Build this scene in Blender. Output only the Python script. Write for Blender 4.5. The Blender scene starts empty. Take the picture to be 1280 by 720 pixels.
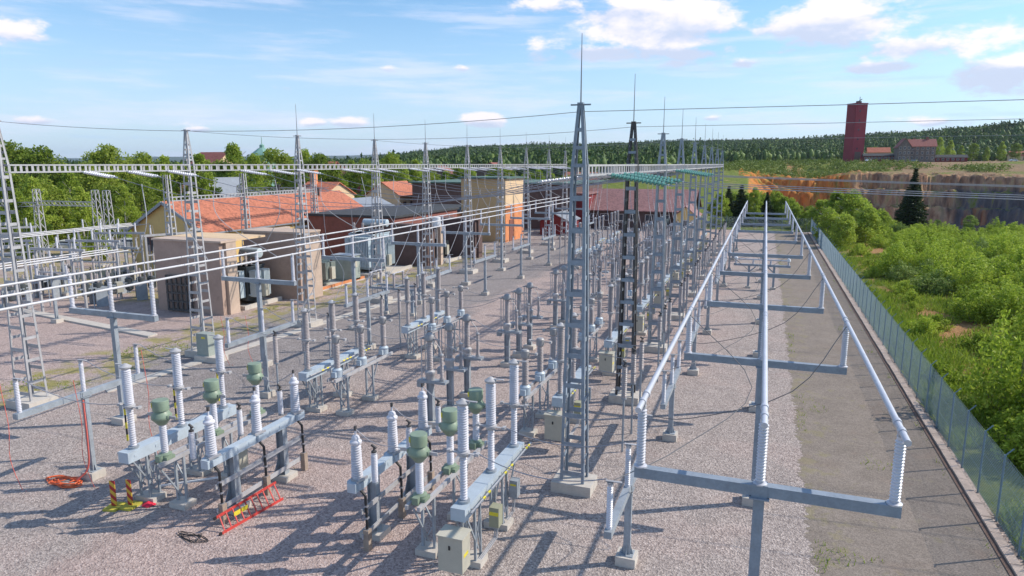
import bpy, math, random
import numpy as np
from mathutils import Vector, Matrix
random.seed(7); RNG = np.random.default_rng(7)
PI = math.pi
sc = bpy.context.scene
COL = sc.collection

# ------------------------------------------------------------------ mesh builder
class MB:
    def __init__(s): s.v = []; s.f = []
    def add(s, vs, fs):
        n = len(s.v); s.v += [tuple(a) for a in vs]; s.f += [tuple(n+i for i in f) for f in fs]; return s
    def box(s, cx, cy, cz, sx, sy, sz, rz=0.0):
        hx, hy, hz = sx/2, sy/2, sz/2; c, d = math.cos(rz), math.sin(rz); vs = []
        for z in (-hz, hz):
            for x, y in ((-hx,-hy),(hx,-hy),(hx,hy),(-hx,hy)):
                vs.append((cx+x*c-y*d, cy+x*d+y*c, cz+z))
        return s.add(vs, [(3,2,1,0),(4,5,6,7),(0,1,5,4),(1,2,6,5),(2,3,7,6),(3,0,4,7)])
    def bbox(s, x0, x1, y0, y1, z0, z1): return s.box((x0+x1)/2,(y0+y1)/2,(z0+z1)/2,abs(x1-x0),abs(y1-y0),abs(z1-z0))
    def bar(s, p, q, w, h=None, up=(0,0,1)):
        h = h or w; p = Vector(p); q = Vector(q); d = (q-p)
        if d.length < 1e-6: return s
        d.normalize(); u = Vector(up)
        if abs(d.dot(u)) > .97: u = Vector((0,1,0))
        a = d.cross(u).normalized(); b = a.cross(d).normalized(); vs = []
        for e in (p, q):
            for i, j in ((-1,-1),(1,-1),(1,1),(-1,1)): vs.append(e + a*(i*w/2) + b*(j*h/2))
        return s.add(vs, [(3,2,1,0),(4,5,6,7),(0,1,5,4),(1,2,6,5),(2,3,7,6),(3,0,4,7)])
    def tube(s, p, q, r, n=8, r2=None): return s.path([p, q], r, n, r2)
    def path(s, pts, r, n=6, r2=None):
        pts = [Vector(p) for p in pts]; m = len(pts); vs = []; prev = None
        for i, p in enumerate(pts):
            d = (pts[min(i+1, m-1)] - pts[max(i-1, 0)]).normalized()
            if prev is None:
                u = Vector((0,0,1)) if abs(d.z) < .9 else Vector((1,0,0)); a = d.cross(u).normalized()
            else:
                a = (prev - d*prev.dot(d)).normalized()
            prev = a; b = d.cross(a); rr = r if r2 is None else r + (r2-r)*i/(m-1)
            for k in range(n):
                t = 2*PI*k/n; vs.append(p + a*(rr*math.cos(t)) + b*(rr*math.sin(t)))
        fs = [tuple(reversed(range(n))), tuple(range((m-1)*n, m*n))]
        for i in range(m-1):
            for k in range(n):
                k2 = (k+1) % n; fs.append((i*n+k, i*n+k2, (i+1)*n+k2, (i+1)*n+k))
        return s.add(vs, fs)
    def lathe(s, prof, n=12, c=(0,0,0), axis='z'):
        vs = []; fs = []; m = len(prof)
        for r, z in prof:
            for k in range(n):
                t = 2*PI*k/n; x, y = r*math.cos(t), r*math.sin(t)
                if axis == 'z': vs.append((c[0]+x, c[1]+y, c[2]+z))
                elif axis == 'y': vs.append((c[0]+x, c[1]+z, c[2]-y))
                else: vs.append((c[0]+z, c[1]+x, c[2]+y))
        for i in range(m-1):
            for k in range(n):
                k2 = (k+1) % n; fs.append((i*n+k, i*n+k2, (i+1)*n+k2, (i+1)*n+k))
        fs.append(tuple(reversed(range(n)))); fs.append(tuple(range((m-1)*n, m*n)))
        return s.add(vs, fs)
    def prism(s, poly, z0, z1):
        n = len(poly); vs = [(x,y,z0) for x,y in poly]+[(x,y,z1) for x,y in poly]
        return s.add(vs, [tuple(reversed(range(n))), tuple(range(n,2*n))]+[(i,(i+1)%n,n+(i+1)%n,n+i) for i in range(n)])
    def mesh(s, name, mat, smooth=False):
        me = bpy.data.meshes.new(name); me.from_pydata(s.v, [], s.f); me.materials.append(mat)
        if smooth:
            me.polygons.foreach_set('use_smooth', [True]*len(me.polygons)); me.set_sharp_from_angle(angle=math.radians(38))
        me.update(); return me
    def build(s, name, mat, parent=None, smooth=False, loc=None):
        return obj(name, s.mesh(name, mat, smooth), parent, loc)
def obj(name, me, parent=None, loc=None):
    o = bpy.data.objects.new(name, me); COL.objects.link(o)
    if parent: o.parent = parent
    if loc: o.location = loc
    return o
def np_mesh(name, V, F, mat):
    me = bpy.data.meshes.new(name); V = np.asarray(V, np.float32); F = np.asarray(F, np.int32)
    k = F.shape[1]; me.vertices.add(len(V)); me.vertices.foreach_set('co', V.ravel())
    me.loops.add(F.size); me.loops.foreach_set('vertex_index', F.ravel())
    me.polygons.add(len(F)); me.polygons.foreach_set('loop_start', np.arange(0, F.size, k, dtype=np.int32))
    me.polygons.foreach_set('loop_total', np.full(len(F), k, np.int32)); me.materials.append(mat); me.update(calc_edges=True); me.validate(); return me
def thing(name, label, cat, loc=(0,0,0), rz=0, group=None):
    o = bpy.data.objects.new(name, None); COL.objects.link(o); o.empty_display_size = .3
    o.location = loc; o.rotation_euler = (0,0,rz); return tag(o, label, cat, group)
def tag(o, label, cat, group=None):
    o['label'] = label; o['category'] = cat
    if group: o['group'] = group
    return o
def struct(o, kind='structure'): o['kind'] = kind; return o
def copy_tree(o, parent=None):
    c = o.copy(); COL.objects.link(c)
    if parent: c.parent = parent
    for ch in list(KIDS.get(o.name, [])): copy_tree(ch, c)
    return c
KIDS = {}
def index_kids():
    KIDS.clear()
    for o in COL.objects:
        if o.parent: KIDS.setdefault(o.parent.name, []).append(o)
def dup(root, label, loc, rz=None, group=None, scale=None):
    index_one(root); c = copy_tree(root); c.location = loc; c['label'] = label
    if rz is not None: c.rotation_euler = (0,0,rz)
    if group: c['group'] = group
    if scale: c.scale = scale
    return c
_idx = set()
def index_one(root):
    if root.name in _idx: return
    for o in COL.objects:
        p = o.parent
        while p is not None and p.name != root.name: p = p.parent
        if p is not None: 
            L = KIDS.setdefault(o.parent.name, [])
            if o not in L: L.append(o)
    _idx.add(root.name)
class Proto:
    """first call moves the original, later calls copy it"""
    def __init__(s, root): s.root = root; s.used = False
    def place(s, label, loc, rz=0, group=None, scale=None):
        if not s.used:
            s.used = True; r = s.root; index_one(r)
            r['label'] = label; r.location = loc; r.rotation_euler = (0,0,rz)
            if group: r['group'] = group
            if scale: r.scale = scale
            return r
        return dup(s.root, label, loc, rz, group, scale)

# ------------------------------------------------------------------ node helper
class NT:
    def __init__(s, tree): s.t = tree; s.n = tree.nodes; s.l = tree.links
    def new(s, typ, **kw):
        n = s.n.new(typ)
        for k, v in kw.items(): setattr(n, k, v)
        return n
    def set(s, sock, v):
        if isinstance(v, bpy.types.NodeSocket): s.l.new(v, sock)
        else: sock.default_value = v
    def math(s, op, a, b=0.0, c=None, clamp=False):
        n = s.new('ShaderNodeMath', operation=op, use_clamp=clamp); s.set(n.inputs[0], a); s.set(n.inputs[1], b)
        if c is not None: s.set(n.inputs[2], c)
        return n.outputs[0]
    def ss(s, x, a, b):
        n = s.new('ShaderNodeMapRange', interpolation_type='SMOOTHSTEP'); s.set(n.inputs[0], x)
        n.inputs[1].default_value = a; n.inputs[2].default_value = b; n.inputs[3].default_value = 0; n.inputs[4].default_value = 1; return n.outputs[0]
    def mix(s, f, a, b, mode='MIX'):
        n = s.new('ShaderNodeMix', data_type='RGBA', blend_type=mode); s.set(n.inputs[0], f)
        s.set(n.inputs[6], a if isinstance(a, bpy.types.NodeSocket) else (*a, 1)); s.set(n.inputs[7], b if isinstance(b, bpy.types.NodeSocket) else (*b, 1)); return n.outputs[2]
    def noise(s, vec, scale, detail=4, rough=.55, out=0):
        n = s.new('ShaderNodeTexNoise'); s.set(n.inputs['Vector'], vec); n.inputs['Scale'].default_value = scale
        n.inputs['Detail'].default_value = detail; n.inputs['Roughness'].default_value = rough; return n.outputs[out]
    def vor(s, vec, scale, feature='F1', out='Distance', rnd=1.0):
        n = s.new('ShaderNodeTexVoronoi', feature=feature); s.set(n.inputs['Vector'], vec); n.inputs['Scale'].default_value = scale
        n.inputs['Randomness'].default_value = rnd; return n.outputs[out]
    def ramp(s, f, stops):
        n = s.new('ShaderNodeValToRGB'); s.set(n.inputs[0], f); r = n.color_ramp
        while len(r.elements) < len(stops): r.elements.new(.5)
        for e, (p, c) in zip(r.elements, stops): e.position = p; e.color = (*c, 1) if len(c) == 3 else c
        return n.outputs[0]
    def bump(s, h, strength, dist=.02):
        n = s.new('ShaderNodeBump'); s.set(n.inputs['Height'], h); n.inputs['Strength'].default_value = strength; n.inputs['Distance'].default_value = dist; return n.outputs[0]
def newmat(name):
    m = bpy.data.materials.new(name); m.use_nodes = True; t = NT(m.node_tree); b = m.node_tree.nodes['Principled BSDF']; return m, t, b
def hexlin(r, g, b): return tuple((c/255/12.92 if c/255 <= .04045 else ((c/255+.055)/1.055)**2.4) for c in (r,g,b))
def pm(name, col, rough=.6, metal=0.0, var=.18, scale=3.0, stain=None, stain_amt=.35, bump=.1, spec=.5, tint=.12):
    """weathered surface: fine noise, optional stain colour, a little different on every object"""
    m, t, b = newmat(name); tc = t.new('ShaderNodeTexCoord').outputs['Object']; oi = t.new('ShaderNodeObjectInfo').outputs['Random']
    add = t.new('ShaderNodeVectorMath', operation='ADD'); t.l.new(tc, add.inputs[0])
    cmb = t.new('ShaderNodeCombineXYZ'); 
    for i in range(3): t.set(cmb.inputs[i], t.math('MULTIPLY', oi, 37.0+11*i))
    t.l.new(cmb.outputs[0], add.inputs[1]); v = add.outputs[0]
    n1 = t.noise(v, scale, 6, .65); n2 = t.noise(v, scale*7, 3, .6)
    f = t.math('ADD', t.math('MULTIPLY', n1, .7), t.math('MULTIPLY', n2, .3))
    lo = tuple(c*(1-var*1.6) for c in col); hi = tuple(min(1, c*(1+var*1.2)) for c in col)
    c = t.ramp(f, [(.3, lo), (.7, hi)])
    if stain: c = t.mix(t.math('MULTIPLY', t.ss(t.noise(v, scale*1.7, 8, .7), .52, .72), stain_amt), c, stain)
    br = t.math('ADD', 1-tint/2, t.math('MULTIPLY', oi, tint)); hsv = t.new('ShaderNodeHueSaturation'); t.l.new(c, hsv.inputs['Color']); t.l.new(br, hsv.inputs['Value'])
    t.l.new(hsv.outputs[0], b.inputs['Base Color']); b.inputs['Roughness'].default_value = rough; b.inputs['Metallic'].default_value = metal
    b.inputs['Specular IOR Level'].default_value = spec
    if bump: t.l.new(t.bump(f, bump, .02), b.inputs['Normal'])
    return m

M = {}
M['steel']   = pm('galvanised_steel', (.35,.385,.42), .55, .15, .17, 2.5, (.30,.30,.28), .2)
M['beam']    = pm('pale_blue_grey_steel', (.47,.54,.60), .5, .1, .07, 2.0, (.38,.40,.40), .2)
M['steelb']  = pm('blue_grey_painted_steel', (.27,.315,.37), .55, .05, .15, 2.5, (.25,.24,.22), .3)
M['steelw']  = pm('pale_galvanised_steel', (.46,.45,.455), .55, .1, .14, 2.5, (.42,.38,.35), .2)
M['dark']    = pm('weathered_dark_steel', (.085,.08,.08), .6, .2, .3, 2.5, (.22,.17,.13), .5)
M['headg']   = pm('weathered_grey_head', (.34,.33,.33), .5, .1, .12, 2)
M['rust']    = pm('rusty_steel', (.30,.17,.11), .75, .1, .3, 3)
M['bus']     = pm('dull_white_tube', (.60,.59,.60), .5, .05, .06, 1.5)
M['alu']     = pm('aluminium_tube', (.60,.60,.64), .42, .25, .08, 2)
M['wire']    = pm('stranded_conductor', (.36,.36,.39), .5, .4, .12, 4, bump=0)
M['cable']   = pm('dark_grey_cable', (.12,.12,.13), .6, 0, .12, 4, bump=0)
M['porc']    = pm('pale_grey_porcelain', (.66,.65,.69), .28, 0, .06, 2, (.5,.47,.47), .3, bump=.03)
M['porcb']   = pm('brown_grey_porcelain', (.45,.40,.39), .33, 0, .12, 2, (.45,.42,.40), .4, bump=.03)
M['green']   = pm('grey_green_paint', (.24,.31,.22), .45, 0, .12, 3, (.30,.31,.24), .3)
M['conc']    = pm('foundation_concrete', (.56,.51,.45), .9, 0, .10, 3, (.38,.34,.29), .35, bump=.3)
M['wallshade']   = pm('wall_concrete_shade_tint', (.42,.30,.24), .9, 0, .12, .5, (.26,.18,.15), .5, bump=.3)  # blast wall concrete again, with the front's shade put into a darker colour
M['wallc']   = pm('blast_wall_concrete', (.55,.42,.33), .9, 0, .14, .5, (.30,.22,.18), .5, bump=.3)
M['beige']   = pm('beige_cabinet_paint', (.50,.47,.38), .5, 0, .06, 2, (.40,.37,.30), .3)
M['olive']   = pm('olive_cabinet_paint', (.36,.36,.25), .5, 0, .1, 2)
M['yellow']  = pm('yellow_sticker', (.80,.66,.05), .5, 0, .05, 2)
M['black']   = pm('black_rubber', (.022,.022,.024), .55, 0, .2, 3)
M['red']     = pm('red_paint', (.58,.06,.05), .55, 0, .2, 3, (.45,.15,.10), .5)
M['orange']  = pm('orange_rope', (.85,.16,.05), .7, 0, .1, 5)
M['redrope'] = pm('red_cord', (.75,.16,.12), .7, 0, .1, 5)
M['wood']    = pm('weathered_wood', (.36,.28,.22), .85, 0, .2, 4)
M['blue']    = pm('pale_blue_radiator_paint', (.48,.56,.60), .45, 0, .08, 2, (.35,.36,.36), .3)
M['tgreen']  = pm('transformer_green_grey', (.33,.37,.33), .5, 0, .1, 2, (.2,.2,.18), .4)
M['tdark']   = pm('transformer_dark_grey', (.07,.08,.085), .5, 0, .2, 2)
M['white']   = pm('white_paint', (.78,.78,.78), .4, 0, .04, 2)
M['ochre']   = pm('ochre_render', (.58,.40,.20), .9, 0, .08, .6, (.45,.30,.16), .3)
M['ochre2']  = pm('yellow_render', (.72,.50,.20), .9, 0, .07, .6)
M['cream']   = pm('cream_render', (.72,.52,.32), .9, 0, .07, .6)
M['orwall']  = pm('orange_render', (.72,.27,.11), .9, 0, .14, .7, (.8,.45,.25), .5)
M['brick']   = pm('red_brown_brick', (.27,.10,.075), .9, 0, .15, 1.5, (.16,.07,.06), .6)
M['brickd']  = pm('dark_brown_brick', (.14,.09,.08), .9, 0, .15, 1.5)
M['falu']    = pm('falu_red_boards', (.19,.022,.025), .85, 0, .15, 1.5)
M['minered'] = pm('mine_tower_red', (.27,.028,.045), .8, 0, .12, .12)
M['stone']   = pm('grey_rubble_stone', (.21,.17,.15), .95, 0, .35, .9)
M['window']  = pm('window_glass', (.05,.06,.08), .12, 0, .2, 1, bump=0)
M['frame']   = pm('window_frame_paint', (.66,.60,.55), .6)
M['brownf']  = pm('brown_window_paint', (.26,.10,.07), .6)
M['rmetal']  = pm('grey_sheet_metal', (.30,.32,.35), .5, .2, .1, 1)
M['rblack']  = pm('black_roof_felt', (.05,.052,.055), .85, 0, .2, 1)
M['rgreen']  = pm('green_roof_felt', (.10,.17,.14), .85, 0, .2, 1)
M['copper']  = pm('green_copper', (.20,.36,.30), .7, 0, .15, 1)
M['trunk']   = pm('tree_bark', (.19,.165,.14), .9, 0, .35, 2)
M['birch']   = pm('birch_bark', (.45,.42,.38), .8, 0, .3, 3)

def tile_mat(name, col, sc_=2.4):
    m, t, b = newmat(name); tc = t.new('ShaderNodeTexCoord').outputs['Object']
    w = t.new('ShaderNodeTexWave', wave_type='BANDS', bands_direction='Y'); t.l.new(tc, w.inputs['Vector']); w.inputs['Scale'].default_value = sc_
    w2 = t.new('ShaderNodeTexWave', wave_type='BANDS', bands_direction='X'); t.l.new(tc, w2.inputs['Vector']); w2.inputs['Scale'].default_value = sc_*.8
    n = t.noise(tc, 1.2, 6, .7); n2 = t.vor(tc, 4.0, out='Color')
    sep = t.new('ShaderNodeSeparateColor'); t.l.new(n2, sep.inputs[0])
    f = t.math('ADD', t.math('MULTIPLY', n, .6), t.math('MULTIPLY', sep.outputs[0], .4))
    c = t.ramp(f, [(.28, tuple(x*.70 for x in col)), (.5, col), (.74, tuple(min(1, x*1.18) for x in col))]); t.l.new(c, b.inputs['Base Color'])
    h = t.math('ADD', w.outputs['Fac'], t.math('MULTIPLY', w2.outputs['Fac'], .6)); t.l.new(t.bump(h, .5, .05), b.inputs['Normal']); b.inputs['Roughness'].default_value = .8; return m
M['tile'] = tile_mat('orange_roof_tiles', (.50,.17,.095)); M['tilered'] = tile_mat('red_brown_roof_sheets', (.30,.15,.14)); M['tilemine'] = tile_mat('rust_red_roof', (.30,.10,.08))

def leaf_mat(name, cols, trans=.33, ns=.7, isl=.45):
    m, t, b = newmat(name); g = t.new('ShaderNodeNewGeometry'); oi = t.new('ShaderNodeObjectInfo').outputs['Random']
    tc = t.new('ShaderNodeTexCoord').outputs['Object']
    f = t.math('ADD', t.math('MULTIPLY', g.outputs['Random Per Island'], isl), t.math('MULTIPLY', t.noise(tc, ns, 4), .9-isl))
    f = t.math('ADD', f, t.math('MULTIPLY', oi, .28))
    k = len(cols)-1; c = t.ramp(f, [(.22+.58*i/k, x) for i, x in enumerate(cols)])
    t.l.new(c, b.inputs['Base Color']); b.inputs['Roughness'].default_value = .6; b.inputs['Specular IOR Level'].default_value = .25
    tr = t.new('ShaderNodeBsdfTranslucent'); t.l.new(t.mix(.4, c, (.20,.30,.03)), tr.inputs[0])
    mx = t.new('ShaderNodeMixShader'); mx.inputs[0].default_value = trans; t.l.new(b.outputs[0], mx.inputs[1]); t.l.new(tr.outputs[0], mx.inputs[2])
    t.l.new(mx.outputs[0], m.node_tree.nodes['Material Output'].inputs['Surface']); return m
M['leafb'] = leaf_mat('birch_leaves', [(.13,.20,.03),(.32,.42,.05),(.54,.62,.11)], .5)
M['leafd'] = leaf_mat('broadleaf_leaves', [(.08,.13,.02),(.21,.29,.04),(.42,.48,.08)], .48)
M['leafw'] = leaf_mat('willow_leaves', [(.13,.19,.05),(.24,.33,.08),(.38,.45,.13)])
M['leafs'] = leaf_mat('shrub_leaves', [(.09,.14,.016),(.34,.45,.04),(.62,.70,.11)], .42)
M['needle'] = leaf_mat('spruce_needles', [(.015,.032,.014),(.03,.055,.02),(.06,.085,.03)], .12)
M['grass'] = leaf_mat('rough_grass_blades', [(.11,.17,.02),(.22,.32,.03),(.38,.44,.07)], .4)
M['forestc'] = leaf_mat('conifer_forest_crowns', [(.028,.055,.024),(.055,.10,.035),(.10,.16,.045)], .12, .055, .16)
M['forest'] = leaf_mat('forest_crowns', [(.022,.048,.018),(.055,.10,.028),(.13,.20,.045),(.26,.33,.07)], .15, .055, .16)
# ------------------------------------------------------------------ camera, light, sky
F_PX = 853.0; H = 12.0; TH = math.atan(155/F_PX); PS = math.atan(318.5*math.cos(TH)/F_PX)
cam = bpy.data.cameras.new('camera'); cam.sensor_width = 36; cam.lens = 36*F_PX/1280; cam.clip_end = 30000; cam.clip_start = .2
co = bpy.data.objects.new('camera', cam); COL.objects.link(co); co.location = (0,0,H); co.rotation_euler = (PI/2-TH, 0, PS); sc.camera = co
EL = math.radians(39.5); AZ = math.atan2(.87, .49)
to_sun = Vector((math.sin(AZ)*math.cos(EL), math.cos(AZ)*math.cos(EL), math.sin(EL)))
sl = bpy.data.lights.new('sun', 'SUN'); sl.energy = 3.4; sl.angle = math.radians(.53); sl.color = (1.0,.92,.81)
so = bpy.data.objects.new('sun', sl); COL.objects.link(so); so.rotation_euler = to_sun.to_track_quat('Z','Y').to_euler(); so.location = (60,40,80)
W = bpy.data.worlds.new('World'); sc.world = W; W.use_nodes = True; t = NT(W.node_tree); bg = W.node_tree.nodes['Background']
sky = t.new('ShaderNodeTexSky', sky_type='NISHITA'); sky.sun_disc = False; sky.sun_elevation = EL; sky.sun_rotation = AZ
sky.air_density = 1.0; sky.dust_density = .6; sky.ozone_density = 2.5; sky.altitude = 200
gen = t.new('ShaderNodeTexCoord').outputs['Generated']; sep = t.new('ShaderNodeSeparateXYZ'); t.l.new(gen, sep.inputs[0])
azn = t.math('ARCTAN2', sep.outputs[0], sep.outputs[1]); eln = t.math('ARCSINE', sep.outputs[2])
def px2ae(px, py):
    x = (px-640)/F_PX; y = -(py-360)/F_PX; Fh = math.cos(TH)+y*math.sin(TH); U = -math.sin(TH)+y*math.cos(TH)
    X = x*math.cos(PS)-Fh*math.sin(PS); Y = x*math.sin(PS)+Fh*math.cos(PS); return math.atan2(X, Y), math.atan2(U, math.hypot(X, Y))
# noise that gets flatter towards the horizon, like a cloud deck
cmb = t.new('ShaderNodeCombineXYZ'); t.l.new(azn, cmb.inputs[0]); t.l.new(t.math('MULTIPLY', eln, 2.1), cmb.inputs[1])
cv = cmb.outputs[0]
nz = t.noise(cv, 13, 9, .62); nf = t.noise(cv, 5, 6, .6)
clouds = [(825,32,106,44,1.05),(750,66,75,13,.95),(860,66,45,10,.9),(690,60,55,22,.7),(1036,28,84,32,1.05),(1178,58,78,20,.95),(1250,92,62,26,.9),(1285,80,40,16,.8),(690,6,60,16,.9),(780,2,40,14,.8),(20,40,42,15,.7),
          (605,150,32,12,1.0),(435,153,28,9,.95),(395,154,22,7,.8),(250,162,22,5,.8),(45,150,30,6,.7),(485,86,18,7,.7),(578,86,16,7,.8),(355,110,20,6,.65),(640,20,45,10,.5),(1120,82,60,8,.85),(925,80,20,8,.8),(1190,152,40,7,.8),(890,148,20,6,.8),(905,80,60,9,.55),(250,158,60,7,.4),(60,150,60,8,.4),(455,85,40,8,.35),(925,136,40,7,.5),(1000,140,50,7,.5),
          (330,105,90,7,.3),(880,148,50,9,.55),(110,80,110,9,.2),(300,70,80,7,.25),(700,140,60,6,.35),(1190,150,90,9,.5)]
mask = None; low = None
for px, py, w, h, a in clouds:
    a0, e0 = px2ae(px, py); wr = w/F_PX; hr = h/F_PX
    dx = t.math('DIVIDE', t.math('SUBTRACT', azn, a0), wr); dy = t.math('DIVIDE', t.math('SUBTRACT', eln, e0), hr)
    d = t.math('ADD', t.math('MULTIPLY', dx, dx), t.math('MULTIPLY', dy, dy))
    g = t.math('MULTIPLY', t.math('POWER', 2.718, t.math('MULTIPLY', d, -.9)), a)
    lw = t.math('MULTIPLY', g, dy)
    mask = g if mask is None else t.math('MAXIMUM', mask, g); low = lw if low is None else t.math('ADD', low, lw)
dens = t.math('ADD', mask, t.math('MULTIPLY', t.math('SUBTRACT', nz, .5), 1.9))
cf = t.ss(dens, .42, .78)
cmb2 = t.new('ShaderNodeCombineXYZ'); t.l.new(azn, cmb2.inputs[0]); t.l.new(t.math('MULTIPLY', eln, 9.0), cmb2.inputs[1])
st1 = t.noise(cmb2.outputs[0], 3.2, 7, .6); st2 = t.noise(cmb2.outputs[0], 6.0, 6, .6)
cir = t.math('MULTIPLY', t.ss(st1, .46, .66), .55)            # thin veil
topness = t.ss(t.math('ADD', low, t.math('MULTIPLY', t.math('SUBTRACT', nz, .5), 1.6)), -.30, .20)
ccol = t.mix(topness, (3.3,3.7,4.7), (5.6,5.25,5.6))
hz = t.ss(eln, .26, -.02)
skyc = t.mix(t.math('MULTIPLY', hz, .7), t.mix(1.0, sky.outputs[0], (.66,.84,.92), 'MULTIPLY'), (3.3,3.95,5.15))
skyc = t.mix(cir, skyc, (4.5,4.7,5.7)); skyc = t.mix(t.math('MULTIPLY', t.ss(st2, .54, .68), .35), skyc, (2.6,3.7,5.2))
t.l.new(t.mix(t.math('MULTIPLY', cf, .93), skyc, ccol), bg.inputs[0]); bg.inputs[1].default_value = .15
sc.view_settings.view_transform = 'Standard'; sc.view_settings.look = 'None'; sc.view_settings.exposure = 0.43; sc.view_settings.gamma = 1
try: sc.view_settings.use_curve_mapping = False
except Exception: pass
sc.cycles.max_bounces = 6; sc.cycles.diffuse_bounces = 3; sc.cycles.glossy_bounces = 2; sc.cycles.transmission_bounces = 3; sc.cycles.transparent_max_bounces = 8; sc.cycles.volume_bounces = 0
sc.cycles.caustics_reflective = False; sc.cycles.caustics_refractive = False

# ------------------------------------------------------------------ terrain
def sstep(x, a, b):
    u = np.clip((x-a)/(b-a), 0, 1); return u*u*(3-2*u)
_skx = np.array([-60,-200+0,0,300,450,520,600,700,860,1000,1080,1150,1200,1280,1400.]); _sky = np.array([208,208,208,205,197,189,182,180,176,173,168,163,158,151,148.])
_o = np.argsort(_skx); _skx = _skx[_o]; _sky = _sky[_o]
_ae = np.array([px2ae(x, y) for x, y in zip(_skx, _sky)])
def fbm(x, y, oct_=4, s=1.0, seed=0):
    r = 0; a = 1; rr = np.random.default_rng(seed)
    for i in range(oct_):
        for k in range(3):
            th = rr.uniform(0, 2*PI); ph = rr.uniform(0, 2*PI); f = s*(2.0**i)*rr.uniform(.7, 1.3)
            r = r + a*np.sin((x*math.cos(th)+y*math.sin(th))*f+ph + 1.3*np.sin((x*math.sin(th)-y*math.cos(th))*f*.7+ph))/3
        a *= .5
    return r
def bench(D, cl):
    u = np.clip((D-(cl-22))/25, 0, 1)*4; k = np.floor(u); f = u-k; return np.clip((k+sstep(f, .62, .95))/4, 0, 1)
def terrain(X, Y):
    X = np.asarray(X, float); Y = np.asarray(Y, float); D = np.hypot(X, Y); az = np.arctan2(X, Y)
    elr = np.interp(az, _ae[:,0], _ae[:,1]); tl = np.tan(elr)
    Dr = np.interp(np.degrees(az), [-60,-3,4,17,60], [1400,1400,1300,820,820])
    back = (np.abs(az) < math.radians(75))
    # shelf in front of the hills
    s_r = sstep(np.degrees(az), -4, 5)
    zl = np.interp(np.degrees(az), [-60,-34,-22,-4], [1,3,10,13]); zs = (1-s_r)*zl*sstep(D, 150, 560) + s_r*(np.interp(np.degrees(az), [0,3,6,10,20], [0,2.2,7.5,7.0,6.0]) + (13.5-np.interp(np.degrees(az), [0,3,6,10,20], [0,2.2,7.5,7.0,6.0]))*sstep(D, 400, 500))
    zs = zs + fbm(X, Y, 3, .03, 3)*.8*sstep(D, 150, 300)
    ridge = np.maximum(12 + Dr*tl - 13, np.interp(np.degrees(az), [-60,-34,-22], [0,3,14]))
    z = zs + (ridge-zs)*sstep(D, 600, Dr*1.0) 
    z = np.where(D > Dr, np.minimum(z, ridge) - (D-Dr)*.02, z)
    # open pit
    ar = az*400; cl = 392 + 13*fbm(ar, ar*0, 4, .03, 5) + 3.2*fbm(ar, D*.3, 3, .2, 6) + 1.3*fbm(ar, D, 3, .8, 7)
    lip = np.interp(np.degrees(az), [-3,2,8,12,20,40], [210,185,170,150,143,143])
    s_p = sstep(np.degrees(az), -1.5, 2.5)
    inpit = sstep(D, lip, lip+30)*(1-bench(D, cl))
    zp = -24 + 2*fbm(X, Y, 3, .05, 8)
    near = D < 300
    zb = np.where(near, 0.0, zs)
    zz = np.where(D < 395+20, np.where(near, np.where(s_r > 0, zs*sstep(D, 300, 301), zs), z), z)
    zz = np.where(near, (1-s_r)*zl*sstep(D, 150, 560), z)
    zz = zz*(1-inpit*s_p) + zp*inpit*s_p
    flat = sstep(D, 120, 170)
    stn = (X > -108) & (X < 8.3) & (Y > -40) & (Y < 134)
    out = np.where(stn, -.06, zz*np.where(near, 1, 1) + np.where(D < 300, fbm(X, Y, 3, .12, 2)*.12*sstep(X, 8.3, 14) - .03, 0))
    return np.where(back, out, np.where(stn, -.06, -.05))
az_f = np.radians(np.concatenate([np.arange(-180,-62,4.), np.arange(-62,-4,.25), np.arange(-4,24,.06), np.arange(24,62,.5), np.arange(62,180.1,4.)]))
rad = np.concatenate([[.5,6,12], np.arange(18,150,4.), np.arange(150,360,6.), np.arange(360,420,.8), np.geomspace(420,1800,70), [2500,4000,7000,12000.]])
A, R_ = np.meshgrid(az_f, rad); TX = R_*np.sin(A); TY = R_*np.cos(A); TZ = terrain(TX, TY)
jag = (R_ > 366) & (R_ < 415) & (np.degrees(A) > -2)
TZ = TZ + np.where(jag, fbm(TX, TY*1.7, 4, .5, 11)*1.0, 0)
na, nr = len(az_f), len(rad); idx = np.arange(na*nr).reshape(nr, na)
Fq = np.stack([idx[:-1,:-1], idx[:-1,1:], idx[1:,1:], idx[1:,:-1]], -1).reshape(-1, 4)[:, ::-1]
m, t, b = newmat('terrain_grass_and_rock'); g = t.new('ShaderNodeNewGeometry'); pos = g.outputs['Position']; sp = t.new('ShaderNodeSeparateXYZ'); t.l.new(pos, sp.inputs[0])
sn = t.new('ShaderNodeSeparateXYZ'); t.l.new(g.outputs['True Normal'], sn.inputs[0])
big = t.noise(pos, .03, 6, .6); mid = t.noise(pos, .35, 6, .65); fine = t.noise(pos, 3.0, 5, .7)
grass = t.ramp(t.math('ADD', t.math('MULTIPLY', mid, .6), t.math('MULTIPLY', fine, .4)), [(.3,(.07,.10,.018)),(.5,(.15,.19,.03)),(.7,(.27,.26,.06))])
bare = t.ramp(fine, [(.3,(.26,.17,.09)),(.7,(.44,.28,.15))])
gcol = t.mix(t.ss(mid, .56, .68), grass, bare)
dry = t.math('MULTIPLY', t.math('MULTIPLY', t.ss(sp.outputs[0], 10.5, 12.5), t.ss(sp.outputs[0], 22, 17)), t.ss(sp.outputs[1], 34, 42))
gcol = t.mix(t.math('MULTIPLY', dry, t.ss(t.noise(pos, .22, 5, .6), .40, .52)), gcol, t.ramp(fine, [(.3,(.34,.17,.07)),(.7,(.52,.30,.14))]))
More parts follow.
